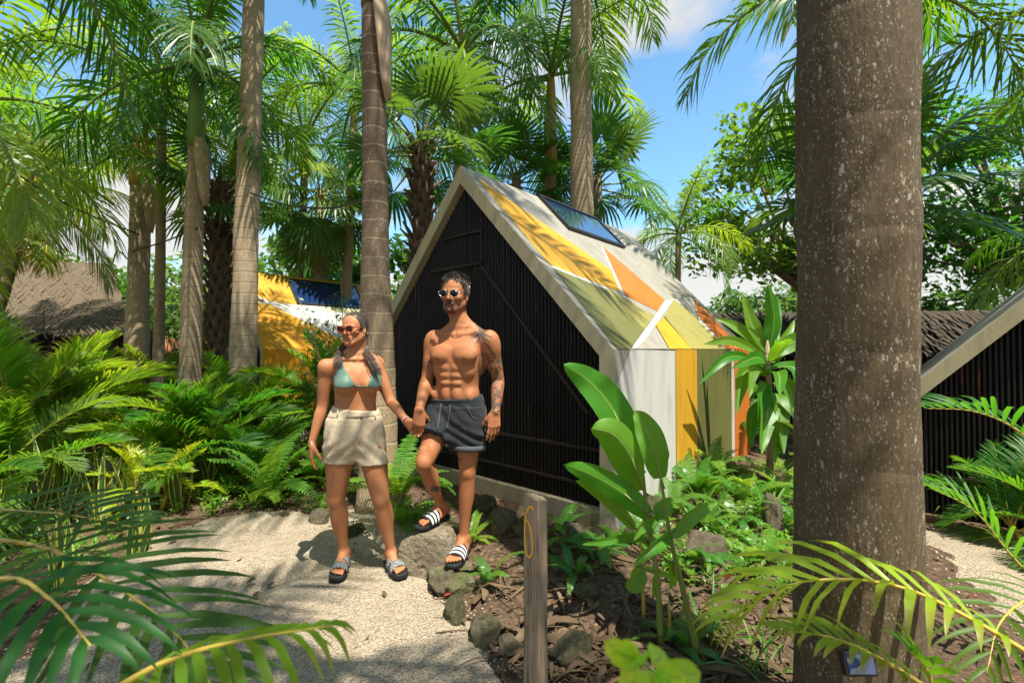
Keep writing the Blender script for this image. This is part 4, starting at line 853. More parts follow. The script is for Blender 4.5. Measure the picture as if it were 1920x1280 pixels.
def rock_mesh(seed):
    bm = bmesh.new(); bmesh.ops.create_icosphere(bm, subdivisions=4, radius=1.0); rng = random.Random(seed); off = V((seed * 7.3, seed * 3.1, 0))
    pl = [(V((rng.gauss(0, 1), rng.gauss(0, 1), rng.gauss(.2, 1))).normalized(), rng.uniform(.48, .78)) for _ in range(11)]
    for v in bm.verts:
        p = v.co.copy()
        for n_, d in pl:
            e = p.dot(n_) - d
            if e > 0: p -= n_ * e * .85
        p *= 1 + .16 * fbm(p * 1.3 + off, 3) + .07 * fbm(p * 4 + off, 3) + .035 * fbm(p * 11 + off, 2); v.co = p
    me = bpy.data.meshes.new('rock'); bm.to_mesh(me); bm.free(); me.materials.append(M['rock']); me.polygons.foreach_set('use_smooth', [True] * len(me.polygons)); return me
RM = [rock_mesh(i) for i in range(7)]
ROCKS = [  # px, py of foot, width m, depth m, height m, label
 (835, 1105, .25, .2, .13, 'mossy edging stone below the front foot of the man'), (848, 1158, .24, .19, .13, 'pale edging stone second from the front foot of the man'), (905, 1212, .2, .24, .13, 'greenish edging stone left of the post'),
 (955, 1225, .15, .15, .08, 'low edging stone against the post'), (1075, 1245, .26, .2, .13, 'dark mossy stone right of the post foot'), (884, 1087, .15, .13, .08, 'small tan stone right of the man\'s front sandal'),
 (942, 1022, .27, .24, .22, 'pitted limestone boulder right of the standing leg'), (985, 1035, .17, .16, .18, 'pale stone directly left of the post top'), (662, 1005, .19, .16, .13, 'brown stone behind the left leg of the woman'),
 (592, 985, .22, .18, .14, 'tan stone at the bed edge beyond the woman\'s hand'), (722, 975, .16, .14, .1, 'flat stone behind the right leg of the woman'), (748, 935, .3, .3, .26, 'dark boulder at the foot of the ringed trunk'),
 (905, 985, .25, .22, .16, 'broad limestone block behind the man\'s standing leg'), (1078, 1060, .3, .25, .18, 'dark mossy rock below the concrete plinth'), (1140, 1050, .2, .2, .15, 'rock beneath the white corner of the cabin'),
 (1340, 1085, .34, .26, .24, 'brown pitted boulder right of the heliconia'), 
 (1465, 1020, .16, .2, .3, 'upright sunlit stone beside the thick trunk'), (1230, 1010, .3, .22, .2, 'concrete coloured block against the white wall'),
  (1100, 1140, .18, .16, .1, 'half buried stone in the leaf litter'), (530, 968, .12, .1, .06, 'little pale stone at the far path edge'),]
for i, (px, py, a, b_, c, lb) in enumerate(ROCKS):
    p = G(px, py, .03); p = V((p.x, p.y + b_ * .4, 0)); o = link('rock', RM[i % 7], None, (p.x, p.y, h(p.x, p.y) + c * .2), (.2 * math.sin(i), .2 * math.cos(i * 2), i * 1.7), (a * .5, b_ * .5, c * .66)); tag(o, lb, 'rock', 'limestone rocks')
STEP1 = V((-.56, 2.99, 0)); STEP2 = V((-.345, 2.88, 0))
def flat_rock(loc, a, b_, top, seed, lb):
    me = rock_mesh(seed); co = np.empty(len(me.vertices) * 3, dtype=np.float32); me.vertices.foreach_get('co', co); co = co.reshape(-1, 3); zt = .55; z = co[:, 2]; co[:, 2] = np.where(z > zt, zt + (z - zt) * .06, z)
    co[:, 2] -= zt + .012; co *= np.array([a, b_, (top + .05) / 1.1]); me.vertices.foreach_set('co', co.ravel()); me.update(); tag(link('rock', me, None, (loc.x, loc.y, top)), lb, 'rock', 'limestone rocks')
flat_rock(STEP1, .20, .19, .272, 21, 'large rounded rock under the raised rear foot of the man')
flat_rock(STEP2, .17, .22, .09, 22, 'flat stone the man stands on with his front foot')

# ------------------------------------------------------------------ numbered post, lamp, litter
m, nt, _ = newmat('weathered_wood'); t = NT(nt); o = t.obj(); f = t.noise(t.scale(o, 40, 40, 2.2), 1.2, 6, .7); g_ = t.noise(o, 4, 4, .6); k_ = t.noise(t.scale(o, 90, 90, 4), 1, 4, .7)
c = t.mix(f, (.13, .092, .06), (.40, .31, .215)); c = t.mix(t.ramp(g_, (.45, 0), (.75, .6)), c, (.27, .205, .14)); c = t.mix(t.ramp(k_, (.34, .8), (.46, 0)), c, (.035, .025, .018))
t.out(t.pbsdf(c, .85, .15, t.bump(t.math('ADD', f, k_), .8, .006))); M['wood'] = m
M['yellow_paint'] = simple('yellow_paint', (.72, .36, .015), .5, .3, 30, .25)
pp = P(1004, 930, 1.86); prz = R(-41); pr = thing('number_post', 'weathered wooden post with a yellow hand painted 6', 'post', (pp.x, pp.y, 0)); ca, sa = math.cos(prz), math.sin(prz)
ex, ey = V((ca, sa, 0)), V((-sa, ca, 0)); mb = MB(); K = 22; HP = pp.z; rng = random.Random(5); vs = []
prof = [(-1, -1), (-.3, -1.02), (.3, -.99), (1, -1), (1.02, -.3), (.99, .3), (1, 1), (.3, 1), (-.3, 1), (-1, 1), (-1, .3), (-1.0, -.3)]
for i in range(K + 1):
    z = -.1 + (HP + .1) * i / K; s_ = .0385 * (1 - .04 * i / K)
    for j, (a, b_) in enumerate(prof):
        wob = 1 + .03 * fbm((a * 2, b_ * 2, z * 5), 3); e = .93 if abs(a) == 1 and abs(b_) == 1 else 1
        q = ex * (a * s_ * 1.02 * wob * e) + ey * (b_ * s_ * .9 * wob * e); zz = z + (.004 * math.sin(j * 2.1) - .010 * a - .02 * b_ * .3 if i == K else 0); vs.append((q.x, q.y, zz))
n = len(prof); mb.add(vs, [(i*n+j, i*n+(j+1)%n, (i+1)*n+(j+1)%n, (i+1)*n+j) for i in range(K) for j in range(n)]); tpc = len(mb.v); mb.add([(0, 0, HP - .002)], []); mb.f += [[K*n+j, K*n+(j+1)%n, tpc] for j in range(n)]; mb.m += [0] * n
mb.build('post', M['wood'], pr, False)
nf = -ey; fo = pp - V((0, 0, pp.z)) + nf * .0362      # the face turned to the left
six = [(1000,957),(997,950),(992,951),(987,962),(984,985),(984,1010),(986,1032),(991,1044),(996,1040),(998,1027),(997,1005),(993,985),(988,976),(984,978)]
C = catmull([onplane(px, py, fo, nf) - V((pp.x, pp.y, 0)) for px, py in six], 60); mb = MB(); vs = []; wv = random.Random(3)
for i, q in enumerate(C):
    T = (C[min(i+1, 60)] - C[max(i-1, 0)]).normalized(); s_ = T.cross(nf).normalized() * (.0036 * wv.uniform(.8, 1.15)); vs += [q - s_, q - s_ * .6 + nf * .0004, q + s_ * .6 + nf * .0004, q + s_]
mb.add(vs, [(4*i+j, 4*i+j+1, 4*i+5+j, 4*i+4+j) for i in range(60) for j in range(3)]); mb.build('painted_number', M['yellow_paint'], pr)
la = P(1608, 1241, 1.345); lr = thing('solar_lamp', 'small black solar lamp fixed low on the thick trunk', 'lamp', la); mb = MB(); Mt = Matrix.Rotation(R(-18), 4, 'X'); mb.box((-.045, -.012, -.032), (.045, .015, .032), 0, Mt); b_ = mb.build('housing', M['black_metal'], lr, False); mo = b_.modifiers.new('b', 'BEVEL'); mo.width = .004; mo.segments = 2
mb = MB(); mb.box((-.038, -.0145, -.025), (.038, -.0123, .025), 0, Mt); mb.build('solar_panel', M['glass'], lr, False); mb = MB(); mb.box((-.012, .012, -.05), (.012, .03, .02)); mb.build('bracket', M['black_metal'], lr, False)
M['pebble'] = simple('pebble', (.40, .33, .235), .9, .2, 40, .35)
rng = random.Random(12); oc = [(1,0,0),(-1,0,0),(0,1,0),(0,-1,0),(0,0,1),(0,0,-1)]; of = [(0,2,4),(2,1,4),(1,3,4),(3,0,4),(2,0,5),(1,2,5),(3,1,5),(0,3,5)]; mb = MB(); cnt = 0
while cnt < 9000:
    r_ = rng.random() ** .5; y = 1.2 + 3.0 * rng.random() ** 1.6; x = rng.uniform(-2.4, 1.3) if rng.random() < .8 else rng.uniform(2, 4.5); k = pathm(x, y)
    if k < -.25 or (k < 0 and rng.random() < -k * 4): continue
    s = rng.uniform(.003, .0065) * (1.5 if rng.random() < .08 else 1) * (1.5 if k < .06 else 1); z = h(x, y) + max(0, min(.02, k * .22)); Rm = Matrix.Rotation(rng.uniform(0, 6.28), 3, V((rng.random(), rng.random(), rng.random() + .01)).normalized())
    mb.add([V((x, y, z + s * .2)) + Rm @ V((a * s * rng.uniform(.7, 1.3), b2 * s * rng.uniform(.7, 1.3), c2 * s * .8)) for a, b2, c2 in oc], of); cnt += 1
tag(mb.build('gravel', M['pebble']), kind='stuff')
M['litter'] = simple('pale_litter', (.125, .085, .05), .85, .15, 14, .4)
# fallen leaves, twigs and long curled dead heliconia leaves
mb = MB(); cnt = 0; rng = random.Random(8)
while cnt < 2700:
    y = 1.7 + 5.5 * rng.random() ** 1.3; x = rng.uniform(-5.5, 4.5)
    k = pathm(x, y)
    if k > -.03 and rng.random() < (.945 if k > .1 else .6): continue
    if min(cab_dist(x, y, C1), cab_dist(x, y, C3)) < .02: continue
    z = h(x, y) + max(0, min(.02, k * .22)); a = rng.uniform(0, 6.28); d = V((math.cos(a), math.sin(a), rng.uniform(-.1, .25))); s_ = V((-math.sin(a), math.cos(a), rng.uniform(-.3, .3))); l = rng.uniform(.018, .07); w_ = l * rng.uniform(.12, .28); p = V((x, y, z + rng.uniform(.004, .02)))
    cu = rng.uniform(-.01, .03); mi = 0 if rng.random() < .75 else (1 if rng.random() < .8 else 2)
    mb.add([p, p + d*l*.35 + s_*w_ + V((0,0,cu)), p + d*l*.35 - s_*w_ + V((0,0,cu*.4)), p + d*l*.75 + s_*w_*.7 + V((0,0,cu*1.2)), p + d*l*.75 - s_*w_*.7 + V((0,0,cu)), p + d*l + V((0,0,cu*.5))], [(0,1,2),(1,3,4,2),(3,5,4)], mi); cnt += 1
for i in range(420):
    p = G(rng.uniform(880, 1480), rng.uniform(1060, 1290), 0); p = V((p.x, p.y, 0))
    if pathm(p.x, p.y) > -.02: continue
    a = rng.uniform(0, 6.28); d = V((math.cos(a), math.sin(a), 0)); l = rng.uniform(.08, .34); z = h(p.x, p.y) + .006; q = [p + V((0, 0, z)), p + d * l * .5 + V((rng.uniform(-.03, .03), rng.uniform(-.03, .03), z + rng.uniform(.0, .05))), p + d * l + V((0, 0, z + rng.uniform(0, .03)))]
    C = catmull(q, 6)
    if rng.random() < .5: mb.tube(C, [.0035, .004, .0035, .003, .003, .002, .001], 4, 0 if rng.random() < .6 else 1)
    else:
        s_ = V((-d.y, d.x, rng.uniform(-.6, .6))) * rng.uniform(.008, .022); vs = []
        for j, c in enumerate(C): w_ = math.sin(PI * (j + .4) / 7); vs += [c - s_ * w_, c + V((0, 0, .007 * w_)), c + s_ * w_]
        mb.add(vs, [f for j in range(6) for f in ((j*3, j*3+1, j*3+4, j*3+3), (j*3+1, j*3+2, j*3+5, j*3+4))], 0 if rng.random() < .5 else 1)
tag(mb.build('leaf_litter', [M['dry'], M['litter'], M['pod']]), kind='stuff')
# low ground cover of seedlings
mb = MB(); rng = random.Random(31); cnt = 0
while cnt < 620:
    if rng.random() < .4: p = G(rng.uniform(380, 620), rng.uniform(880, 985), 0); 
    elif rng.random() < .6: p = G(rng.uniform(1240, 1500), rng.uniform(890, 1090), .12)
    else: p = G(rng.uniform(0, 420), rng.uniform(860, 1100), 0)
    if pathm(p.x, p.y) > -.04 or cab_dist(p.x, p.y, C1) < .05: cnt += .2; continue
    b = V((p.x, p.y, h(p.x, p.y))); n = rng.randint(5, 10); cnt += 1
    for j in range(n):
        a = rng.uniform(0, 6.28); el = rng.uniform(.2, 1.1); d = V((math.cos(a) * math.cos(el), math.sin(a) * math.cos(el), math.sin(el))); l = rng.uniform(.03, .075); s_ = V((-math.sin(a), math.cos(a), 0)) * l * .22; q = b + V((0, 0, rng.uniform(.0, .07))) + d * .015
        mb.add([q, q + d * l * .5 + s_, q + d * l + V((0, 0, -.01)), q + d * l * .5 - s_], [(0, 1, 2, 3)])
tag(mb.build('ground_cover', M['fern_lit'], None, False), kind='stuff')
# ------------------------------------------------------------------ people: bodies grown from a smooth distance field
from mathutils.bvhtree import BVHTree
A3 = lambda v: np.array(v, dtype=np.float32)
class Field:
    def __init__(s, lo, hi, hh):
        s.h = hh; s.lo = A3(lo); n = np.ceil((A3(hi) - s.lo) / hh).astype(int) + 1
        s.ax = [s.lo[i] + hh * np.arange(n[i], dtype=np.float32) for i in range(3)]; s.F = np.full(tuple(n), .08, dtype=np.float32)
    def win(s, lo, hi, m):
        sl = []
        for i in range(3):
            a = int(max(0, math.floor((lo[i] - m - s.lo[i]) / s.h))); b = int(min(len(s.ax[i]), math.ceil((hi[i] + m - s.lo[i]) / s.h) + 1)); sl.append(slice(a, max(a, b)))
        X = s.ax[0][sl[0]][:, None, None]; Y = s.ax[1][sl[1]][None, :, None]; Z = s.ax[2][sl[2]][None, None, :]; return tuple(sl), X, Y, Z
    def put(s, prim, k=.01, sub=False):
        fn, lo, hi = prim; sl, X, Y, Z = s.win(lo, hi, k + 3 * s.h)
        if any(q.stop <= q.start for q in sl): return
        d = fn(X, Y, Z); a = s.F[sl]
        if sub:
            hq = np.maximum(k - np.abs(a + d), 0) / k; s.F[sl] = np.maximum(a, -d) + hq * hq * k / 4
        else:
            hq = np.maximum(k - np.abs(a - d), 0) / k; s.F[sl] = np.minimum(a, d) - hq * hq * k / 4
    def clip(s, p, n):
        """keep the side the normal does not point to"""
        d = (s.ax[0][:, None, None] - p[0]) * n[0] + (s.ax[1][None, :, None] - p[1]) * n[1] + (s.ax[2][None, None, :] - p[2]) * n[2]; s.F = np.maximum(s.F, d.astype(np.float32))
    def mesh(s):
        F = s.F; ins = F < 0; nx, ny, nz = (q - 1 for q in F.shape)
        cnt = np.zeros((nx, ny, nz), dtype=np.int8)
        for a in (0, 1):
            for b in (0, 1):
                for c in (0, 1): cnt += ins[a:nx+a, b:ny+b, c:nz+c]
        act = np.nonzero((cnt > 0) & (cnt < 8)); n = len(act[0]); vid = np.full((nx, ny, nz), -1, dtype=np.int32); vid[act] = np.arange(n)
        I = np.stack(act, 1); cv = {}
        for a in (0, 1):
            for b in (0, 1):
                for c in (0, 1): cv[a, b, c] = F[I[:, 0]+a, I[:, 1]+b, I[:, 2]+c]
        sm = np.zeros((n, 3)); ct = np.zeros(n)
        for p, q in [(p, q) for p in cv for q in cv if sum(q) == sum(p) + 1 and all(y >= x for x, y in zip(p, q))]:
            f0, f1 = cv[p], cv[q]; m = (f0 < 0) != (f1 < 0); t = np.where(m, f0 / np.where(m, f0 - f1, 1), 0)
            for ax in range(3): sm[:, ax] += np.where(m, p[ax] + (q[ax] - p[ax]) * t, 0)
            ct += m
        Vv = s.lo + s.h * (I + sm / ct[:, None]); Q = []
        for ax in range(3):
            sl0 = [slice(1, -1)] * 3; sl0[ax] = slice(0, -1); sl1 = list(sl0); sl1[ax] = slice(1, None)
            A, B = ins[tuple(sl0)], ins[tuple(sl1)]; e = np.nonzero(A != B); off = [1, 1, 1]; off[ax] = 0
            i = [e[0] + off[0], e[1] + off[1], e[2] + off[2]]; u, w_ = [(1, 2), (2, 0), (0, 1)][ax]; fl = A[e]
            def cell(du, dw):
                j = [i[0].copy(), i[1].copy(), i[2].copy()]; j[u] -= du; j[w_] -= dw; return vid[tuple(j)]
            q = np.stack([cell(1, 1), cell(0, 1), cell(0, 0), cell(1, 0)], 1); q[~fl] = q[~fl][:, ::-1]; Q.append(q)
        return Vv, np.concatenate(Q)
def cap(a, b, ra, rb, sq=None):
    a, b = A3(a), A3(b); ab = b - a; L = float(ab @ ab) + 1e-12; r = max(ra, rb)
    def fn(X, Y, Z):
        px, py, pz = X - a[0], Y - a[1], Z - a[2]; t = np.clip((px * ab[0] + py * ab[1] + pz * ab[2]) / L, 0, 1)
        return np.sqrt((px - t * ab[0])**2 + (py - t * ab[1])**2 + (pz - t * ab[2])**2) - (ra + t * (rb - ra))
    return fn, np.minimum(a, b) - r, np.maximum(a, b) + r
def ell(c, r, ax=None):
    c = A3(c); ax = np.eye(3, dtype=np.float32) if ax is None else np.array([list(q) for q in ax], dtype=np.float32); R_ = max(r)
    def fn(X, Y, Z):
        p = [X - c[0], Y - c[1], Z - c[2]]; q = [sum(ax[i][j] * p[j] for j in range(3)) for i in range(3)]
        k0 = np.sqrt(sum((q[i] / r[i])**2 for i in range(3))); k1 = np.sqrt(sum((q[i] / r[i]**2)**2 for i in range(3))) + 1e-9; return k0 * (k0 - 1) / k1
    return fn, c - R_, c + R_
def smooth_table(st, n=160):
    C = catmull([V((q[0], q[1], q[2])) for q in st], n); D = catmull([V((q[3], q[4], q[5])) for q in st], n)
    return np.array([[*c, *d] for c, d in zip(C, D)], dtype=np.float32)
def loft(O, ax, st, p=2.3, grow=0.0):
    """st: (z, half width, depth front, depth back, x shift, y shift(front +)); ax = (right, front, up)"""
    T = smooth_table(st); o = A3(O); ax = [A3(q) for q in ax]; zs = T[:, 0]; R_ = float(T[:, 1:4].max()) + abs(T[:, 4:]).max() + grow
    def fn(X, Y, Z):
        q = [X - o[0], Y - o[1], Z - o[2]]; u, f_, z = [a[0] * q[0] + a[1] * q[1] + a[2] * q[2] for a in ax]
        g = lambda i: np.interp(z, zs, T[:, i]).astype(np.float32)
        a = g(1) + grow; fx = f_ - g(5); b = np.where(fx > 0, g(2), g(3)) + grow; ux = u - g(4)
        d = ((np.abs(ux / a)**p + np.abs(fx / b)**p)**(1 / p) - 1) * np.minimum(a, b); return np.maximum(d, np.maximum(zs[0] - z, z - zs[-1]))
    c0, c1 = o + ax[2] * zs[0], o + ax[2] * zs[-1]; return fn, np.minimum(c0, c1) - R_, np.maximum(c0, c1) + R_
def frame(yaw, pitch=0.0, roll=0.0):
    """right, front, up of a body that faces the camera, turned by yaw to the picture's right"""
    Mx = Matrix.Rotation(yaw, 3, 'Z') @ Matrix.Rotation(pitch, 3, 'X') @ Matrix.Rotation(roll, 3, 'Y'); return Mx @ V((1, 0, 0)), Mx @ V((0, -1, 0)), Mx @ V((0, 0, 1))
def limb(f, pts, k=.02):
    C = catmull([V(p) for p, _ in pts], 4 * (len(pts) - 1)); rr = [q.x for q in catmull([V((r, 0, 0)) for _, r in pts], 4 * (len(pts) - 1))]
    seg = [cap(a, b, ra, rb) for a, b, ra, rb in zip(C, C[1:], rr, rr[1:])]
    def fn(X, Y, Z):
        d = seg[0][0](X, Y, Z)
        for s_ in seg[1:]: d = np.minimum(d, s_[0](X, Y, Z))
        return d
    f.put((fn, np.min([s_[1] for s_ in seg], 0), np.max([s_[2] for s_ in seg], 0)), k)
def hand(f, wrist, d, pn, thumb, sc, curl, spread=.05, tcurl=.5, tout=.75):
    """d: direction of the fingers, pn: palm normal, thumb: side of the thumb; curl per finger (index to little)"""
    d = V(d).normalized(); pn = (V(pn) - d * V(pn).dot(d)).normalized(); th = (V(thumb) - d * V(thumb).dot(d) - pn * V(thumb).dot(pn)).normalized(); w_ = V(wrist)
    off = (.030, .0105, -.0095, -.0285); ln = (.93, 1.04, .97, .78); kn = (.086, .09, .085, .077)
    for i in range(4):
        K = w_ + d * kn[i] * sc + th * off[i] * sc - pn * .004 * sc; f.put(cap(w_ + th * off[i] * .55 * sc, K, .0125 * sc, .0105 * sc), .012)
        p = K; a = 0; dd = (d + th * (off[i] * spread * 30)).normalized()
        for j, (l, r0, r1) in enumerate(((.043, .0098, .0086), (.027, .0086, .0078), (.021, .0078, .0066))):
            a += curl[i] * (.75, 1.0, .7)[j]; q = p + (dd * math.cos(a) + pn * math.sin(a)) * (l * ln[i] * sc); f.put(cap(p, q, r0 * sc * (.9 if i == 3 else 1), r1 * sc * (.9 if i == 3 else 1)), .0035); p = q
    f.put(ell(w_ + d * .045 * sc + th * .012 * sc + pn * .006 * sc, (.034 * sc, .014 * sc, .045 * sc), (th, pn, d)), .012)
    b = w_ + d * .02 * sc + th * .022 * sc + pn * .006 * sc; v_ = (d * .75 + th * tout + pn * .35).normalized(); c = b + v_ * .042 * sc; f.put(cap(b, c, .0155 * sc, .012 * sc), .012)
    v2 = (v_ + d * .5 * tcurl + pn * tcurl * .4 - th * tcurl * .6).normalized(); e = c + v2 * .034 * sc; f.put(cap(c, e, .0115 * sc, .0098 * sc), .004); v3 = (v2 + pn * .3 * tcurl + d * .2).normalized(); f.put(cap(e, e + v3 * .026 * sc, .0098 * sc, .0075 * sc), .004)
def foot(f, ank, d, Lf, sc):
    """flat foot below the ankle joint; returns sole frame (origin under ankle, forward, side, up, sole z)"""
    d = V((d[0], d[1], 0)).normalized(); s = V((d.y, -d.x, 0)); u = V((0, 0, 1)); sz = ank.z - .082 * sc; o = V((ank.x, ank.y, sz)); P_ = lambda a, b, c: o + d * a * Lf + s * b * sc + u * c * sc
    f.put(ell(P_(-.14, 0, .034), (.034 * sc, .042 * sc, .034 * sc), (s, d, u)), .02); f.put(cap(P_(-.08, 0, .06), P_(.22, .004, .052), .036 * sc, .027 * sc), .03)
    f.put(cap(P_(.05, 0, .03), P_(.46, .012, .022), .031 * sc, .022 * sc), .02); f.put(cap(P_(.05, -.012, .024), P_(.44, -.022, .018), .026 * sc, .018 * sc), .02); f.put(cap(P_(.2, -.02, .02), P_(.42, .02, .02), .025 * sc, .02 * sc), .02)
    for i, (b, e, r) in enumerate(((.031, .76, .0125), (.0115, .745, .0092), (-.006, .715, .0088), (-.022, .675, .0084), (-.036, .625, .008))):
        bb = b if TH_SIDE[0] > 0 else -b; f.put(cap(P_(.45, bb * .85, .02), P_(e - .06, bb, .018), r * sc * 1.05, r * sc), .006); f.put(cap(P_(e - .06, bb, .018), P_(e - .015, bb, .012), r * sc, r * sc * .85), .004)
    return o, d, s
TH_SIDE = [1]
def head(f, c, ax, sc, male):
    r_, fr, up = ax; Q = lambda x, y, z: c + r_ * (x * sc) + fr * (y * sc) + up * (z * sc); E = lambda p, r, k, sub=False: f.put(ell(Q(*p), tuple(q * sc for q in r), ax), k, sub)
    E((0, -.018, .038), (.076, .094, .082), .01); E((0, .025, .02), (.066, .066, .078), .03); E((0, .028, -.045), (.056 if male else .055, .062, .068), .03)
    jw = .056 if male else .052
    for s in (1, -1):
        f.put(cap(Q(s * jw, -.01, -.05), Q(s * .018, .072, -.099), .02 * sc, .018 * sc), .03); E((s * .044, .062, -.022), (.022, .02, .018), .02)
        E((s * .032, .092, .002), (.019, .012, .012), .012, True); E((s * .031, .079, .0), (.0135, .0135, .0135), .005)
        f.put(cap(Q(s * .012, .088, .02), Q(s * .045, .078, .02), .0085 * sc, .007 * sc), .012)
        E((s * .076, -.008, -.008), (.008, .018, .031), .006); E((s * .083, -.004, -.004), (.005, .010, .018), .004, True); f.put(cap(Q(s * .074, .0, -.034), Q(s * .076, -.004, -.03), .007 * sc, .007 * sc), .005)
        E((s * .011, .098, -.034), (.009, .010, .008), .006)
    f.put(cap(Q(0, .088, .012), Q(0, .112, -.027), .0085 * sc, .0115 * sc), .012); E((0, .110, -.030), (.012, .011, .010), .006)
    E((0, .083, -.1), (.021, .018, .016), .02)
    E((0, .084, -.062), (.026, .012, .016), .012); E((0, .096, -.058), (.021, .008, .0055), .004); E((0, .094, -.070), (.018, .008, .0062), .004)
    if male: E((0, .098, -.0635), (.014, .012, .0028), .002, True)
    else: E((0, .103, -.0635), (.021, .008, .0012), .002, True)
    f.put(cap(Q(0, -.035, -.03), Q(0, -.03, -.10), .054 * sc, .05 * sc), .02)
def to_object(name, Vv, Q, mats, parent=None, attrs=None, smooth_it=1):
    me = bpy.data.meshes.new(name); n = len(Vv)
    if smooth_it:
        E = np.concatenate([Q[:, [0, 1]], Q[:, [1, 2]], Q[:, [2, 3]], Q[:, [3, 0]]])
        for _ in range(smooth_it):
            S_ = np.zeros_like(Vv); c = np.zeros(n); np.add.at(S_, E[:, 0], Vv[E[:, 1]]); np.add.at(S_, E[:, 1], Vv[E[:, 0]]); np.add.at(c, E[:, 0], 1); np.add.at(c, E[:, 1], 1); Vv = Vv * .5 + .5 * S_ / np.maximum(c, 1)[:, None]
    me.vertices.add(n); me.vertices.foreach_set('co', Vv.astype(np.float32).ravel()); me.loops.add(len(Q) * 4); me.loops.foreach_set('vertex_index', Q.astype(np.int32).ravel()); me.polygons.add(len(Q)); me.polygons.foreach_set('loop_start', np.arange(0, len(Q) * 4, 4, dtype=np.int32))
    me.polygons.foreach_set('use_smooth', np.ones(len(Q), dtype=bool))
    for m in mats: me.materials.append(m)
    me.update(calc_edges=True); me.validate()
    return link(name, me, parent), Vv
def vnormals(Vv, Q):
    n = np.cross(Vv[Q[:, 2]] - Vv[Q[:, 0]], Vv[Q[:, 3]] - Vv[Q[:, 1]]); N = np.zeros_like(Vv)
    for j in range(4): np.add.at(N, Q[:, j], n)
    return N / (np.linalg.norm(N, axis=1)[:, None] + 1e-12)
def setcol(o, arr, name='col'):
    a = o.data.color_attributes.new(name, 'FLOAT_COLOR', 'POINT'); c = np.ones((len(arr), 4), dtype=np.float32); c[:, :arr.shape[1]] = arr; a.data.foreach_set('color', c.ravel())
def smst(a, b, x): t = np.clip((x - a) / (b - a), 0, 1); return t * t * (3 - 2 * t)
def pix(Vv):
    d = Vv - np.array([0, 0, CAMZ]); yy = d @ np.array(CF); return 960 + F * d[:, 0] / yy, 640 - F * (d @ np.array(CU)) / yy
def inpoly(x, y, poly):
    ins = np.zeros(len(x), dtype=bool); n = len(poly)
    for i in range(n):
        x0, y0 = poly[i]; x1, y1 = poly[(i + 1) % n]; c = ((y0 > y) != (y1 > y)) & (x < (x1 - x0) * (y - y0) / ((y1 - y0) + 1e-9) + x0); ins ^= c
    return ins
def segd(x, y, a, b):
    ex, ey = b[0] - a[0], b[1] - a[1]; t = np.clip(((x - a[0]) * ex + (y - a[1]) * ey) / (ex * ex + ey * ey), 0, 1); return np.hypot(x - a[0] - t * ex, y - a[1] - t * ey)
def skinmat(name):
    m, nt, _ = newmat(name); t = NT(nt); o = t.obj(); at = t.n('Attribute', attribute_name='col').outputs[0]; f = t.noise(o, 90, 4, .6); g_ = t.noise(o, 14, 3, .6)
    c = t.mix(t.math('MULTIPLY', t.ramp(g_, (.35, 0), (.7, 1)), .4), at, t.mix(1.0, at, (.88, .6, .5), 'MULTIPLY')); g2 = t.noise(o, 5, 3, .6); c = t.mix(t.ramp(g2, (.45, 0), (.7, .35)), c, t.mix(1.0, at, (1.25, 1.3, 1.4), 'MULTIPLY')); sp3 = t.n('TexVoronoi'); t.set(sp3, 'Scale', 70.0); t.set(sp3, 'Vector', o); c = t.mix(t.math('MULTIPLY', t.ramp(sp3.outputs[0], (.05, 1), (.11, 0)), t.ramp(sp3.outputs['Color'], (.8, 0), (.85, .6))), c, (.12, .05, .025)); c = t.mix(t.math('MULTIPLY', f, .15), c, t.mix(1.0, at, (.78, .7, .66), 'MULTIPLY'))
    tt = t.n('Attribute', attribute_name='ink').outputs[2]; v = t.n('TexVoronoi', feature='DISTANCE_TO_EDGE'); t.set(v, 'Scale', 26.0); dn = t.n('TexNoise'); t.set(dn, 'Scale', 30.0); t.set(dn, 'Vector', o); t.set(v, 'Vector', t.mix(.06, o, dn.outputs[1])); nb = t.noise(o, 24, 5, .7); wv = t.n('TexWave'); t.set(wv, 'Scale', 28.0); t.set(wv, 'Distortion', 9.0); t.set(wv, 'Vector', o)
    ln = t.math('MAXIMUM', t.ramp(v.outputs[0], (.03, 1), (.10, 0)), t.math('MAXIMUM', t.ramp(nb, (.54, 0), (.60, .9)), t.math('MULTIPLY', t.ramp(wv.outputs[0], (.8, 0), (.95, 1)), .6)))
    c = t.mix(t.math('MULTIPLY', t.math('MULTIPLY', ln, tt), .95), c, (.045, .05, .05))
    p = t.pbsdf(c, t.math('ADD', .46, t.math('MULTIPLY', g_, .22)), .26, t.bump(t.math('ADD', f, t.noise(o, 320, 3, .6)), .3, .002), 0.0, Subsurface_Weight=.08, Subsurface_Scale=.012); t.out(p); M[name] = m; return m
skinmat('skin')
def fabric(name, c, rough=.85, grime=None, amp=.2, wsc=600, bmp=.4):
    m, nt, _ = newmat(name); t = NT(nt); o = t.obj(); f = t.noise(o, 16, 4, .6); w_ = t.noise(o, wsc, 2, .5)
    b = t.mix(f, tuple(x * (1 - amp) for x in c), tuple(min(1, x * (1 + amp)) for x in c))
    if grime: b = t.mix(t.ramp(t.noise(o, 11, 5, .7, .6), (.56, 0), (.68, .7)), b, grime)
    fd = t.noise(o, 17, 3, .5, .6); t.out(t.pbsdf(b, rough, .2, t.bump(t.math('ADD', t.math('MULTIPLY', fd, 1.4), t.math('MULTIPLY', w_, .12)), (bmp), .012), 0.0, Sheen_Weight=.1)); M[name] = m
fabric('navy_cloth', (.018, .021, .025)); fabric('navy_cloth_light', (.062, .068, .075)); fabric('beige_cloth', (.50, .41, .28), grime=(.24, .17, .10)); fabric('green_lycra', (.085, .16, .125), .5, None, .12, 200, .08)
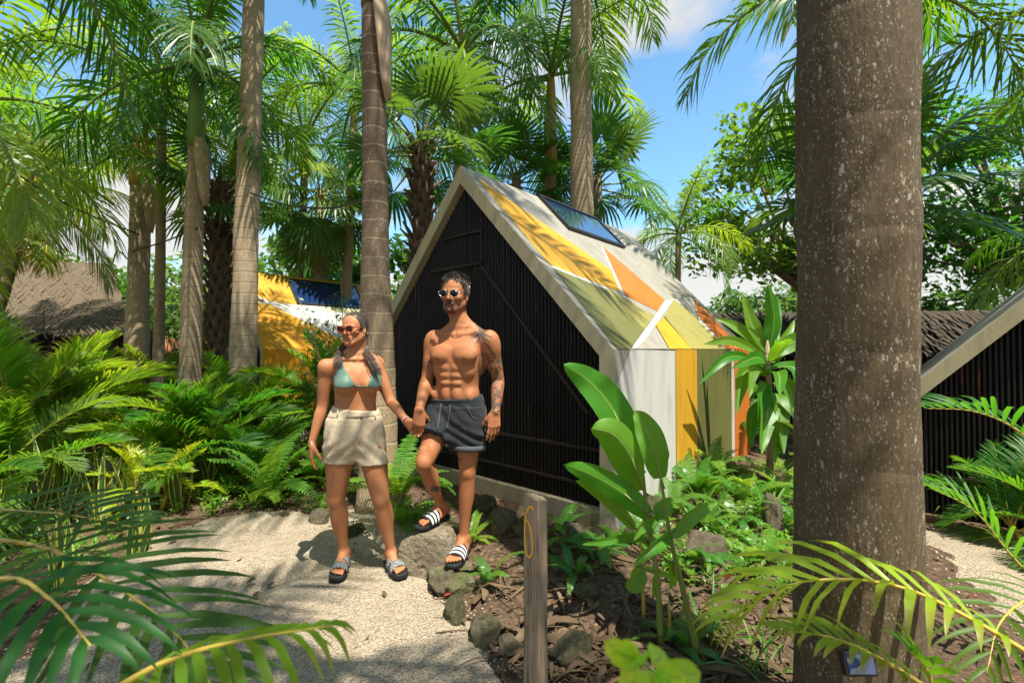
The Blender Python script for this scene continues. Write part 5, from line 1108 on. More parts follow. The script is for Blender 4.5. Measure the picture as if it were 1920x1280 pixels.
def hairmat(name, a, b, rough=.38):
    m, nt, _ = newmat(name); t = NT(nt); o = t.obj(); f = t.noise(t.scale(o, 1, 1, .3), 150, 4, .6); t.out(t.pbsdf(t.mix(f, a, b), rough, .5, t.bump(f, .5, .003), 0.0, Sheen_Weight=.2)); M[name] = m
hairmat('hair_dark', (.018, .011, .008), (.06, .035, .022), .28); hairmat('hair_greying', (.02, .015, .012), (.085, .064, .05), .42); hairmat('hair_brown', (.02, .012, .008), (.075, .042, .025), .35)
M['rubber'] = simple('black_rubber', (.014, .014, .016), .7, .3, 20, .2); M['white_stripe'] = simple('white_stripe', (.72, .72, .72), .6, .3)
M['lens'] = simple('dark_lens', (.004, .004, .004), .1, .25); M['lens_brown'] = simple('brown_lens', (.025, .009, .006), .1, .35); M['silver'] = simple('silver_wire', (.7, .66, .58), .22, .6, metal=1.0); M['gold'] = simple('gold_chain', (.85, .62, .25), .22, .6, metal=1.0)
m, nt, _ = newmat('tortoiseshell'); t = NT(nt); t.out(t.pbsdf(t.mix(t.ramp(t.noise(t.obj(), 120, 3, .6), (.4, 0), (.6, 1)), (.05, .008, .006), (.42, .055, .02)), .15, .6)); M['tortoise'] = m
m, nt, _ = newmat('checked_strap'); t = NT(nt); ck = t.n('TexChecker'); t.set(ck, 'Scale', 9.0); t.set(ck, 0, t.scale(t.uv(), 1.8, 1, 1)); t.set(ck, 1, (.02, .025, .03)); t.set(ck, 2, (.42, .45, .44)); t.out(t.pbsdf(t.mix(t.ramp(t.noise(t.obj(), 160, 2), (.4, 0), (.6, .6)), ck.outputs[0], (.03, .035, .04)), .85, .2)); M['check'] = m
M['bead_white'] = simple('white_bead', (.75, .73, .68), .4, .4); M['red_thread'] = simple('red_thread', (.42, .03, .03), .7, .2); M['horn'] = simple('horn_button', (.12, .06, .03), .4, .4)

def glasses(parent, c, ax, sc, rx, rz, gap, mlens, mframe, tube_r, drop=0.0, square=2.0, fwd=.108, tz=.004):
    r_, fr, up = ax; Q = lambda x, y, z: c + r_ * (x * sc) + fr * (y * sc) + up * (z * sc); root = None; fm = MB()
    for s in (1, -1):
        lm = MB(); ring = []; N = 24
        for i in range(N):
            q = 2 * PI * i / N; x = math.copysign(abs(math.cos(q))**(2 / square), math.cos(q)) * rx; z = math.copysign(abs(math.sin(q))**(2 / square), math.sin(q)) * rz * (1 - .12 * (x * s * -1) / rx * (1 if square > 2.2 else 0))
            ring.append(Q(s * (gap + rx) + x, fwd - .10 * (abs(s * (gap + rx) + x))**1.5, z + tz))
        fm.tube(ring + ring[:2], tube_r, 6, 0, False)
        mid = sum(ring, V((0, 0, 0))) / N; lm.add(ring + [mid + fr * .0015], [(i, (i + 1) % N, N) for i in range(N)])
        lo = lm.build('lens', mlens); lo.modifiers.new('s', 'SOLIDIFY').thickness = .0018
        ear = Q(s * .078, .0, .012); hinge = Q(s * (gap + 2 * rx + .002), fwd - .10 * (gap + 2 * rx)**1.5 - .002, tz + rz * .45); fm.tube([hinge, hinge.lerp(ear, .5) + r_ * s * .003, ear, ear - fr * .018 * sc - up * .012 * sc], tube_r * .9, 5)
        if s == 1: lenses = [lo]
        else: lenses.append(lo)
    fm.tube([Q(-gap - .002, fwd, tz + rz * .25), Q(0, fwd + .004, tz + rz * .45), Q(gap + .002, fwd, tz + rz * .25)], tube_r, 6)
    root = fm.build('sunglasses', mframe, parent)
    for l in lenses: l.parent = root
    return root
def slide(parent, o, d, s, Lf, sc, bands, thick=.03, wide=1.0):
    """open sandal: o under the ankle on the foot's own sole, d forward, s side; bands = (start, end, height, materials)"""
    mb = MB(); u = V((0, 0, 1)); out = [(-.27, 0), (-.25, .022), (-.18, .034), (0, .034), (.25, .038), (.45, .047), (.62, .05), (.74, .044), (.82, .024), (.835, 0)]; ring = [(a, b) for a, b in out] + [(a, -b * .95) for a, b in out[-2:0:-1]]
    rg = catmull([V((a, b, 0)) for a, b in ring] + [V((ring[0][0], 0, 0))], 60)[:-1]; lay = []
    for zz, g_ in ((-thick, .94), (-thick + .004, 1.0), (-.003, 1.0), (.002, .98), (.0005, .9)): lay.append([o + d * (((p.x - .28) * g_ + .28) * Lf) + s * (p.y * g_ * sc * wide) + u * zz for p in rg])
    n = len(rg)
    for L_ in lay: mb.add(L_, [])
    mb.f = [[i*n+j, i*n+(j+1)%n, (i+1)*n+(j+1)%n, (i+1)*n+j] for i in range(4) for j in range(n)] + [list(range(n))[::-1], list(range(4*n, 5*n))]; mb.m = [0] * len(mb.f)
    so_ = mb.build('sandal', M['rubber'], parent)
    for a0, a1, hh, mats in bands:
        k = len(mats); bm_ = MB(); K = 14
        for q in range(k):
            e0, e1 = a0 + (a1 - a0) * q / k, a0 + (a1 - a0) * (q + 1) / k; vs = []; uv = []
            for e in (e0, e1):
                w_ = (.041 + .009 * min(1, max(0, (e - .1) / .4))) * sc * wide
                for j in range(K + 1):
                    t_ = PI * j / K; vs.append(o + d * (e * Lf) + s * (math.cos(t_) * w_) + u * (max(0, math.sin(t_))**.8 * (hh - (e - a0) * .085 * sc * 1.0) - .004)); uv.append((j / K, (e - a0) / (a1 - a0)))
            bm_.add(vs, [(j, j + 1, K + 2 + j, K + 1 + j) for j in range(K)], q, uv)
        st = bm_.build('strap', mats, so_); st.modifiers.new('s', 'SOLIDIFY').thickness = .005
    return so_
def cloth_fold(Vv, N, fn):
    return Vv + N * np.array([fn(*p) for p in Vv])[:, None]
def bvh_of(Vv, Q): return BVHTree.FromPolygons([tuple(p) for p in Vv], [tuple(int(i) for i in q) for q in Q])
def on_body(bvh, px, py, off=.002):
    d = ray(px, py).normalized(); hit = bvh.ray_cast(V((0, 0, CAMZ)), d)
    return (hit[0] + hit[1].normalized() * off) if hit[0] is not None else None
def wrap(pts): return [p for p in pts if p is not None]
def bracelet(parent, c, axis_, r, tr, mat, name='bracelet', beads=0):
    a = V(axis_).normalized(); b = a.orthogonal().normalized(); e = a.cross(b); mb = MB()
    if beads:
        for i in range(beads):
            q = 2 * PI * i / beads; p = c + b * math.cos(q) * r + e * math.sin(q) * r; mb.add([p + V(v_) * tr for v_ in oc], of)
    else: mb.tube([c + b * math.cos(2 * PI * i / 18) * r + e * math.sin(2 * PI * i / 18) * r for i in range(20)], tr, 5, 0, False)
    return mb.build(name, mat, parent)
# ---- the man
YM = 3.0; BX = frame(R(-20)); r_, f_, u_ = BX; O = P(856, 783, YM); O = V((O.x, O.y, 0))
HH = .0036
f = Field((-.78, 2.45, .08), (.02, 3.45, 1.99), HH)
L = lambda x, y, z: O + r_ * x + f_ * y + V((0, 0, z))
ST = [(.80, .10, .05, .06, 0, 0), (.86, .150, .085, .10, 0, 0), (.95, .166, .105, .118, 0, 0), (1.03, .160, .104, .105, .0, 0), (1.12, .150, .103, .092, .003, 0), (1.20, .145, .104, .088, .008, 0), (1.28, .152, .112, .098, .014, 0), (1.36, .166, .118, .112, .02, -.003), (1.43, .172, .112, .116, .024, -.008),
      (1.49, .158, .088, .105, .026, -.015), (1.535, .115, .06, .08, .026, -.022), (1.57, .065, .05, .06, .024, -.025)]
f.put(loft(O, BX, ST, 2.35), .02)
NB = L(.02, -.022, 1.55); HC = P(853, 553, 2.985) ; hax = frame(R(-13), R(2), R(3)); HS = 1.05
f.put(cap(NB, HC + hax[1] * -.03 + V((0, 0, -.07)), .060, .055), .03)
for s in (1, -1):
    f.put(cap(L(.02 + s * .03, -.035, 1.60), L(.02 + s * .15, -.025, 1.515), .038, .042), .04)          # trapezius
    f.put(cap(L(.02 + s * .02, .045, 1.527), L(.02 + s * .15, .02, 1.535), .011, .013), .025)              # collar bone
    f.put(ell(L(.02 + s * .080, .088, 1.402), (.090, .036, .062), (r_, f_, V((0, 0, 1)))), .017)           # chest
    f.put(ell(L(.02 + s * .088, .104, 1.382), (.055, .026, .034), BX), .03)
    f.put(ell(L(.018 + s * .142, -.045, 1.38), (.042, .07, .10), BX), .04)                                # lats
    for z, w_, k_ in ((1.312, .034, .026), (1.262, .035, .024), (1.215, .034, .022), (1.145, .03, .05)):
        f.put(ell(L(.008 + s * .038, .099, z), (w_, .020, k_), BX), .015)
    f.put(ell(L(.012 + s * .105, .07, 1.30), (.035, .03, .05), BX), .03); f.put(ell(L(s * .125, .03, 1.13), (.032, .06, .05), BX), .03)
f.put(cap(L(.012, .128, 1.34), L(.004, .128, 1.10), .008, .005), .014, True); f.put(ell(L(.006, .118, 1.194), (.007, .012, .009), BX), .008, True)
f.put(cap(L(.02, .125, 1.44), L(.018, .128, 1.375), .006, .007), .02, True)
# arms
SL_, EL_, WL_ = P(917, 636, 2.93), P(934, 711, 3.0), P(929, 772, 2.90); SR_, ER_, WR_ = P(815, 636, 3.05), P(801, 709, 3.04), P(786, 768, 2.84)
for S_, E_, W_, sg in ((SL_, EL_, WL_, 1), (SR_, ER_, WR_, -1)):
    f.put(ell(S_ + V((0, 0, -.012)), (.058, .06, .066), BX), .035); m1 = S_.lerp(E_, .5); limb(f, [(S_, .054), (m1, .049), (E_, .040), (E_.lerp(W_, .3), .043), (E_.lerp(W_, .7), .034), (W_, .027)], .03); f.put(ell(S_.lerp(E_, .55) + f_ * .014, (.036, .036, .075), BX), .02); f.put(ell(S_.lerp(E_, .5) - f_ * .018, (.036, .035, .085), BX), .02); f.put(ell(S_.lerp(E_, .2) + r_ * sg * .014, (.046, .05, .07), BX), .03)
hand(f, WL_, V((-.10, -.12, -1)), V((-.25, .9, 0)), V((-1, -.2, 0)), 1.06, (.16, .22, .28, .34), .04, .4, .6)
hand(f, WR_, V((-.02, -.16, -1)), V((-.45, .85, 0)), V((1, .35, 0)), 1.06, (.55, .7, .78, .8), .0, .25, 1.0)
# legs
HL, KL, AL = P(880, 772, 2.98), P(877, 885, 2.95), P(869, 1006, 2.98); HR, KR, AR = P(833, 774, 3.06), P(795, 868, 2.84), P(827, 944, 3.08)
for H_, K_, A_ in ((HL, KL, AL), (HR, KR, AR)):
    limb(f, [(H_, .086), (H_.lerp(K_, .5), .076), (H_.lerp(K_, .88), .059), (K_, .052), (K_.lerp(A_, .14), .049), (K_.lerp(A_, .4), .046), (K_.lerp(A_, .75), .034), (A_, .030)], .03); f.put(ell(K_ + V((0, -.024, 0)), (.034, .03, .036)), .02)
    f.put(ell(H_.lerp(K_, .42) + V((0, -.022, 0)), (.052, .05, .14), BX), .02); f.put(ell(H_.lerp(K_, .8) + V((.025, -.03, 0)), (.024, .026, .05)), .02); f.put(ell(H_.lerp(K_, .8) + V((-.025, -.028, 0)), (.024, .026, .045)), .02)
    f.put(ell(K_.lerp(A_, .32) + V((0, .03, 0)), (.044, .036, .10)), .03)
    f.put(ell(A_ + V((.022, 0, 0)), (.016, .018, .018)), .012); f.put(ell(A_ + V((-.022, 0, .006)), (.016, .018, .018)), .012)
TH_SIDE[0] = 1; SO_L = foot(f, AL, (-.22, -.85), .262, 1.05); TH_SIDE[0] = -1; SO_R = foot(f, AR, (-.5, -.72), .262, 1.05)
head(f, HC, hax, HS, True)
Vb, Qb = f.mesh()
man, Vb = to_object('person', Vb, Qb, [M['skin']], None, None, 1)
tag(man, 'shirtless man in dark shorts and sunglasses stepping down the rocks with a tattooed arm', 'person')
# colours of the skin: lips, beard, brows, nipples and ink are real pigment
px, py = pix(Vb); C = np.tile(np.array([[.34, .138, .058]]), (len(Vb), 1)); hd = Vb - np.array(HC); hx, hy, hz = [hd @ np.array(a) / HS for a in hax]; inhead = (np.abs(hx) < .1) & (hz < .14) & (hz > -.135) & (np.abs(hy) < .14)
def blend(C, m, c): m = np.clip(m, 0, 1)[:, None]; return C * (1 - m) + np.array([c]) * m
nz = np.array([mnoise.noise(V(p) * 120) for p in Vb[inhead]]) if inhead.any() else np.zeros(0); NZ = np.zeros(len(Vb)); NZ[inhead] = nz
front = inhead & (hy > .02)
brd = np.where(front & (hy > .05), smst(-.036, -.044, hz) * smst(.043, .030, np.abs(hx)) * smst(-.128, -.118, hz), 0); brd = np.maximum(brd, np.where(inhead & (hy > -.015), .42 * smst(-.02, -.06, hz) * smst(-.118, -.10, hz), 0))
brd = brd * (1 - .85 * smst(.0, .012, .020 - np.abs(hx)) * smst(-.074, -.078, hz) * smst(-.094, -.090, hz))
C = blend(C, brd * (.88 + .18 * NZ), (.045, .028, .02))
C = blend(C, np.where(front & (hy > .07), smst(.019, .014, np.abs(hx)) * smst(.011, .008, np.abs(hz + .066)), 0) * .8, (.30, .10, .07)); C = blend(C, np.where(front, smst(.015, .012, np.abs(hx)) * smst(.0035, .002, np.abs(hz + .0635)), 0), (.04, .015, .012))
C = blend(C, np.where(front & (hy > .06), smst(.006, .003, np.abs(hz - .022 - .05 * (np.abs(hx) - .03) * (np.abs(hx) < .03))) * smst(.010, .014, np.abs(hx)) * smst(.052, .046, np.abs(hx)), 0) * .8, (.05, .03, .02))
C = blend(C, np.where(inhead & (hy < .05), smst(.0, .02, hz + .02 - hy * .9) * smst(.1, .09, np.abs(hx)) * (hz > -.05) * (np.abs(hx) < .074), 0) * .8, (.06, .045, .038))
bl = Vb - np.array(O); bx, by = bl @ np.array(r_), bl @ np.array(f_)
for s in (1, -1): C = blend(C, np.where(by > .05, smst(.016, .009, np.hypot(bx - .02 - s * .098, bl[:, 2] - 1.372)), 0) * .75, (.20, .075, .035))
C = blend(C, np.where(by > .06, smst(.007, .003, np.abs(bx - .004)) * (bl[:, 2] < 1.19) * (bl[:, 2] > 1.08), 0) * .4, (.08, .05, .03))
ink = np.zeros(len(Vb)); dsh = np.minimum(np.array([1e9]), 0 * px + 1e9)
vx, vy = px, py; armm = (px > 897) & (py > 610) & (py < 782) & (bx > .15); ink = np.where(armm, smst(655, 668, py) * smst(778, 768, py), 0)
inkc = np.zeros(len(Vb)); sh = (px > 880) & (py > 590) & (py < 680) & (bx > .08)
def stroke(a, b, w_): global inkc; inkc = np.maximum(inkc, np.where(sh, smst(w_, w_ * .55, segd(px, py, a, b)), 0))
stroke((900, 627), (911, 645), 1.5); stroke((911, 645), (926, 664), 1.7)
for q in (((900,626),(891,622)),((891,622),(884,626)),((900,626),(892,631)),((892,631),(883,634)),((900,626),(899,614)),((899,614),(893,608)),((900,626),(905,613)),((905,613),(913,606)),((900,626),(910,620)),((910,620),(919,615)),((900,626),(911,628)),((911,628),(921,632)),((900,626),(908,634)),((908,634),(916,640)),((900,626),(898,636)),((898,636),(893,643))): stroke(*q, 3.0 if q[0] == (900, 626) else 2.1)
C = blend(C, inkc * .85, (.05, .058, .055))
ank = np.where((np.abs(py - 916) < 5.5 + 0 * px) & (px < 846) & (px > 808) & (Vb[:, 2] > .3) & (Vb[:, 2] < .6), 1, 0); C = blend(C, ank * .8, (.05, .05, .05))
C = blend(C, np.where((np.abs(px - 862) < 5) & (np.abs(py - 861) < 3), 1, 0) * .75, (.06, .06, .06)); C = blend(C, np.where((segd(px, py, (784, 829), (791, 833)) < 1.2), 1, 0) * .7, (.06, .06, .06)); ri = np.where((px < 811) & (py > 672) & (py < 690) & (px > 800) & (bx < -.12), .9, 0); ink = np.maximum(ink, ri)
setcol(man, C); setcol(man, np.tile(ink[:, None], (1, 3)), 'ink')
bvh = bvh_of(Vb, Qb)
# swim shorts
g = Field((-.72, 2.6, .6), (.0, 3.4, 1.2), .005)
stt = [(z, a, b, c, x, y) for z, a, b, c, x, y in ST if z < 1.25]
g.put(loft(O, BX, stt, 2.35, .020), .02)
for H_, K_, e in ((HL, KL, .60), (HR, KR, .50)):
    m_ = H_.lerp(K_, e); g.put(cap(H_ + V((0, 0, .02)), H_.lerp(K_, e + .15), .100, .108 if K_ is KR else .099), .04)
g.put(cap(HR + f_ * .03, HR.lerp(KR, .5) + f_ * .03 + V((0, 0, .02)), .09, .09), .04)
g.put(ell(L(0, .02, .86), (.07, .10, .07), BX), .05)
g.clip(L(0, 0, 1.125), (V((0, 0, 1)) + r_ * -.06 + f_ * .12).normalized())
gl = g.F; d1 = (KL - HL).normalized(); d2 = (KR - HR).normalized(); X, Yy, Z = g.ax[0][:, None, None], g.ax[1][None, :, None], g.ax[2][None, None, :]
pl = lambda p, n: (X - p.x) * n.x + (Yy - p.y) * n.y + (Z - p.z) * n.z
hl_, hr_ = HL.lerp(KL, .62), HR.lerp(KR, .54); mid = (HL + HR) / 2; sidev = (HL - HR).normalized(); g.F = np.maximum(g.F, np.where(pl(mid, sidev) > 0, pl(hl_, d1), pl(hr_, d2)).astype(np.float32))
Vs, Qs = g.mesh(); N = vnormals(Vs, Qs)
def fold(x, y, z):
    p = V((x, y, z)); q = (p - O); a = q.dot(r_); w1 = mnoise.noise(V((a * 9, y * 9, z * 22 + a * 16))) * .0075; w2 = mnoise.noise(V((a * 38, y * 38, z * 9))) * .0026
    rad = math.sin((z - .86) * 95 + abs(a) * 60) * .0045 * math.exp(-((z - .86) / .09) ** 2); band = .0014 * math.sin(a * 420) * (1 if z > 1.085 else 0)
    return w1 * (1 - sstep(1.06, 1.1, z)) + w2 + rad + band + .006 * (sstep(1.068, 1.062, z) - .5) * (1 if z < 1.1 else 0)
Vs = cloth_fold(Vs, N, fold); shorts, Vs = to_object('shorts', Vs, Qs, [M['navy_cloth']], man, None, 1)
bs = bvh_of(Vs, Qs)
for pts in (((827, 757), (825, 775), (822, 792), (820, 806)), ((844, 759), (843, 775), (840, 792), (838, 803))):
    mb = MB(); mb.tube(catmull(wrap([on_body(bs, *q, .004) for q in pts]), 10), .0042, 6); mb.build('drawstring', M['navy_cloth_light'], shorts)
mb = MB(); q = wrap([on_body(bs, *p, .003) for p in ((876, 761), (880, 772), (886, 782), (893, 786))]); mb.tube(catmull(q, 12), .003, 5); mb.build('pocket_seam', M['navy_cloth_light'], shorts)
cu = MB(); n_ = 30; ca_ = d1.orthogonal().normalized(); cb_ = d1.cross(ca_); vs = []
for k, (e, rr) in enumerate(((-.030, .106), (-.028, .113), (.0, .114), (.003, .107))):
    c0 = hl_ + d1 * e; vs += [c0 + ca_ * math.cos(2*PI*i/n_) * rr + cb_ * math.sin(2*PI*i/n_) * rr for i in range(n_)]
cu.add(vs, [(k*n_+i, k*n_+(i+1)%n_, (k+1)*n_+(i+1)%n_, (k+1)*n_+i) for k in range(3) for i in range(n_)]); cu.build('cuff', M['navy_cloth_light'], shorts)
# slides, chain, bracelet, glasses, hair
WH, BK = M['white_stripe'], M['rubber']
for (o_, d_, s_) in (SO_L, SO_R): slide(man, o_, d_, s_, .262, 1.05, [(.20, .58, .074, [BK, WH, BK, WH, BK, WH, BK])], .028)
mb = MB(); q = wrap([on_body(bvh, *p, .003) for p in ((834, 601), (837, 612), (842, 622), (849, 630), (857, 632), (865, 628), (872, 620), (878, 610), (882, 598))]); mb.tube(catmull(q, 40), .0019, 5); mb.build('chain', M['gold'], man)
bracelet(man, WR_ + (ER_ - WR_).normalized() * .015, ER_ - WR_, .0285, .0018, M['hair_dark']); bracelet(man, WL_ + (EL_ - WL_).normalized() * .004, EL_ - WL_, .029, .0015, M['gold'])
glasses(man, HC, hax, HS, .0262, .0215, .0085, M['lens'], M['silver'], .0013, fwd=.116, tz=.001)
mb = MB(); e_ = HC + hax[0] * .079 * HS - hax[2] * .04 * HS; mb.tube([e_, e_ - hax[2] * .012], .004, 6); mb.build('earring', M['rubber'], man)
def scalp(hax, HC, HS, hair_line, thick, name, mat, parent):
    g = Field(tuple(HC - V((.16, .16, .1))), tuple(HC + V((.16, .16, .19))), .004); g.put(ell(HC - hax[1] * .018 * HS + hax[2] * .038 * HS, tuple(q * HS + thick for q in (.076, .094, .082)), hax), .005); g.put(ell(HC + hax[1] * .025 * HS + hax[2] * .02 * HS, tuple(q * HS + thick * .6 for q in (.066, .066, .078)), hax), .03)
    for p, n in hair_line: g.clip(HC + hax[0] * p[0] * HS + hax[1] * p[1] * HS + hax[2] * p[2] * HS, (hax[0] * n[0] + hax[1] * n[1] + hax[2] * n[2]).normalized())
    Vv, Q = g.mesh(); return to_object(name, Vv, Q, [mat], parent, None, 2), Q
(hr, Vh), Qh = scalp(hax, HC, HS, [((0, .062, .082), (0, .85, -.55)), ((0, -.02, -.012), (0, .45, -1))], .007, 'hair', M['hair_greying'], man)
rng = random.Random(6); mb = MB(); Nh = vnormals(Vh, Qh); hz_ = (Vh - np.array(HC)) @ np.array(hax[2]) / HS
for _ in range(1700):
    i = rng.randrange(len(Vh)); z = hz_[i]; p = V(Vh[i]); n = V(Nh[i])
    if n.dot(p - HC) < 0: continue
    top = sstep(.05, .11, z); l = (.009 + .019 * top) * rng.uniform(.6, 1.3); d = (n * (.5 + .5 * top) + hax[1] * .35 * top - hax[2] * .7 * (1 - top) + hax[0] * rng.uniform(-.5, .5) * top + hax[1] * rng.uniform(-.3, .3) + V((0, 0, .4 * top))).normalized(); sd = d.cross(V((rng.gauss(0, 1), rng.gauss(0, 1), rng.gauss(0, 1)))).normalized() * rng.uniform(.002, .0042)
    mb.add([p - sd, p + sd, p + d * l * .6 + sd * .7 + n * .002, p + d * l * .6 - sd * .7 + n * .002, p + d * l + hax[1] * .004 * top], [(0, 1, 2, 3), (3, 2, 4)], 0 if rng.random() < .3 + .5 * (1 - top) else 1)
tag(mb.build('tousled_hair', [M['hair_greying'], M['hair_dark']], man, False), kind='stuff')
# ---- the woman
YW = 2.93; BX = frame(R(26)); r_, f_, u_ = BX; O = P(665, 800, YW); O = V((O.x, O.y, 0))
f = Field((-1.42, 2.45, .0), (-.56, 3.3, 1.70), HH)
L = lambda x, y, z: O + r_ * x + f_ * y + V((0, 0, z))
ST = [(.74, .09, .05, .06, 0, 0), (.80, .15, .085, .11, 0, 0), (.88, .168, .10, .122, 0, 0), (.96, .154, .097, .10, 0, 0), (1.04, .134, .088, .078, .002, 0), (1.09, .126, .084, .072, .004, 0), (1.16, .131, .087, .078, .007, 0), (1.23, .140, .090, .086, .010, 0), (1.29, .138, .080, .086, .012, -.005), (1.335, .120, .06, .075, .013, -.014), (1.37, .085, .048, .058, .013, -.02), (1.40, .05, .042, .048, .012, -.02)]
f.put(loft(O, BX, ST, 2.25), .02)
HC = P(665, 617, 2.925); hax = frame(R(-17), R(3), R(-2)); HS = .89
NB = L(.012, -.018, 1.385); f.put(cap(NB, HC - hax[1] * .032 + V((0, 0, -.07)), .047, .046), .03)
for s in (1, -1):
    f.put(cap(L(.012 + s * .025, -.028, 1.42), L(.012 + s * .125, -.018, 1.35), .026, .034), .04); f.put(cap(L(.012 + s * .018, .036, 1.368), L(.012 + s * .125, .012, 1.372), .009, .010), .02)
    f.put(ell(L(.010 + s * .074, .082, 1.205), (.060, .056, .055), BX), .025); f.put(ell(L(.010 + s * .066, .062, 1.26), (.050, .036, .062), BX), .04)
f.put(cap(L(.006, .106, 1.15), L(.003, .104, 1.0), .005, .004), .03, True); f.put(ell(L(.003, .096, 1.045), (.006, .01, .008), BX), .008, True)
SL_, EL_, WL_ = P(706, 683, 3.0), P(731, 750, 3.0), P(763, 790, 2.86); SR_, ER_, WR_ = P(611, 687, 2.87), P(605, 758, 2.90), P(584, 832, 2.86)
for S_, E_, W_, sg in ((SL_, EL_, WL_, 1), (SR_, ER_, WR_, -1)):
    f.put(ell(S_ + V((0, 0, -.008)), (.044, .046, .052), BX), .03); limb(f, [(S_, .043), (S_.lerp(E_, .5), .040), (E_, .0335), (E_.lerp(W_, .28), .034), (E_.lerp(W_, .7), .026), (W_, .021)], .025)
hand(f, WL_, V((.72, -.05, -.70)), V((.35, -.9, -.1)), V((.5, .1, .8)), .90, (.25, .5, .62, .65), .0, .3, .5)
hand(f, WR_, V((.05, -.12, -1)), V((.75, .55, 0)), V((.35, -.9, 0)), .90, (.22, .3, .36, .4), .02, .35, .55)
HL, KL, AL = P(690, 806, 2.97), P(714, 936, 2.90), P(733, 1031, 2.95); HR, KR, AR = P(642, 806, 2.92), P(630, 938, 2.92), P(645, 1031, 2.95)
for H_, K_, A_, sg in ((HL, KL, AL, 1), (HR, KR, AR, -1)):
    limb(f, [(H_, .092), (H_.lerp(K_, .5), .080), (H_.lerp(K_, .88), .061), (K_, .054), (K_.lerp(A_, .14), .051), (K_.lerp(A_, .38), .050), (K_.lerp(A_, .75), .035), (A_, .029)], .03); f.put(ell(K_ + V((0, -.024, 0)), (.034, .03, .036)), .025); f.put(ell(H_.lerp(K_, .4) + r_ * sg * .016, (.06, .075, .16), BX), .03)
    f.put(ell(K_.lerp(A_, .33) + V((0, .024, 0)), (.046, .038, .105)), .03)
    f.put(ell(A_ + V((.019, 0, 0)), (.014, .016, .016)), .012); f.put(ell(A_ + V((-.019, 0, .005)), (.014, .016, .016)), .012)
TH_SIDE[0] = 1; SO_L = foot(f, AL, (.55, -.75), .235, .95); TH_SIDE[0] = -1; SO_R = foot(f, AR, (.10, -.9), .235, .95)
head(f, HC, hax, HS, False)
Vb, Qb = f.mesh(); woman, Vb = to_object('person', Vb, Qb, [M['skin']], None, None, 1)
tag(woman, 'woman in green bikini top, beige shorts and red sunglasses holding hands with the man', 'person')
px, py = pix(Vb); C = np.tile(np.array([[.39, .17, .076]]), (len(Vb), 1)); hd = Vb - np.array(HC); hx, hy, hz = [hd @ np.array(a) / HS for a in hax]; inhead = (np.abs(hx) < .1) & (hz < .14) & (hz > -.12) & (np.abs(hy) < .14); front = inhead & (hy > .06)
C = blend(C, np.where(front, smst(.022, .018, np.abs(hx)) * smst(.0125, .0095, np.abs(hz + .0645)), 0), (.46, .13, .11)); C = blend(C, np.where(front, smst(.021, .018, np.abs(hx)) * smst(.0024, .0014, np.abs(hz + .0635)), 0), (.12, .03, .03))
C = blend(C, np.where(front, smst(.005, .0028, np.abs(hz - .023)) * smst(.010, .014, np.abs(hx)) * smst(.052, .046, np.abs(hx)), 0) * .8, (.05, .03, .02))
setcol(woman, C); setcol(woman, np.zeros((len(Vb), 3)), 'ink'); bvh = bvh_of(Vb, Qb); N = vnormals(Vb, Qb)
# bikini top: two triangles lying on the body, with cords
bk = None
for poly in ([(642,677),(646,690),(655,706),(665,722),(650,727),(632,727),(626,718),(627,706),(634,692)], [(697,681),(705,690),(713,703),(716,712),(711,723),(701,727),(690,724),(694,708),(697,694)]):
    fc = inpoly(px[Qb].mean(1), py[Qb].mean(1), poly) & (N[Qb].mean(1)[:, 1] < .25) & (np.abs((Vb[Qb].mean(1) - np.array(O)) @ np.array(r_)) < .16)
    q = Qb[fc]; ids, inv = np.unique(q, return_inverse=True); vv = Vb[ids] + N[ids] * .0045; o_, _ = to_object('bikini_cup' if bk else 'bikini_top', vv, inv.reshape(-1, 4), [M['green_lycra']], woman, None, 0)
    sm = o_.modifiers.new('sm', 'SMOOTH'); sm.iterations = 4; sd = o_.modifiers.new('s', 'SOLIDIFY'); sd.thickness = .004; sd.offset = 0
    if bk: o_.parent = bk
    else: bk = o_
def cord(pts, r=.0028, nm='cord', off=.003):
    q = wrap([on_body(bvh, *p, off) for p in pts])
    if len(q) > 1: mb = MB(); mb.tube(catmull(q, 20), r, 5); mb.build(nm, M['green_lycra'], bk)
cord([(664, 723), (671, 724), (679, 724), (691, 724)], .0032); cord([(642, 678), (645, 668), (650, 661)]); cord([(697, 682), (695, 672), (692, 664)]); cord([(627, 722), (623, 724)]); cord([(714, 722), (717, 724)])
# shorts
g = Field((-1.36, 2.5, .6), (-.7, 3.3, 1.12), .005); g.put(loft(O, BX, [q for q in ST if q[0] < 1.12], 2.25, .009), .02)
for H_, K_, sg in ((HL, KL, 1), (HR, KR, -1)): g.put(cap(H_ + V((0, 0, .03)) + r_ * sg * .0, H_.lerp(K_, .60) + r_ * (sg * .004 - .010), .094, .095), .045)
g.clip(L(0, 0, 1.055), (V((0, 0, 1)) + f_ * .10 + r_ * .12).normalized()); X, Yy, Z = g.ax[0][:, None, None], g.ax[1][None, :, None], g.ax[2][None, None, :]
hm = 0; hl_, hr_ = HL.lerp(KL, .485), HR.lerp(KR, .455); n1 = (V((.05, 0, -1)) + f_ * .05).normalized(); n2 = (V((-.06, 0, -1)) + f_ * .05).normalized(); mid = (HL + HR) / 2; sidev = (HL - HR).normalized()
g.F = np.maximum(g.F, np.where(pl(mid, sidev) > 0, pl(hl_, n1), pl(hr_, n2)).astype(np.float32))
Vs, Qs = g.mesh(); N2 = vnormals(Vs, Qs)
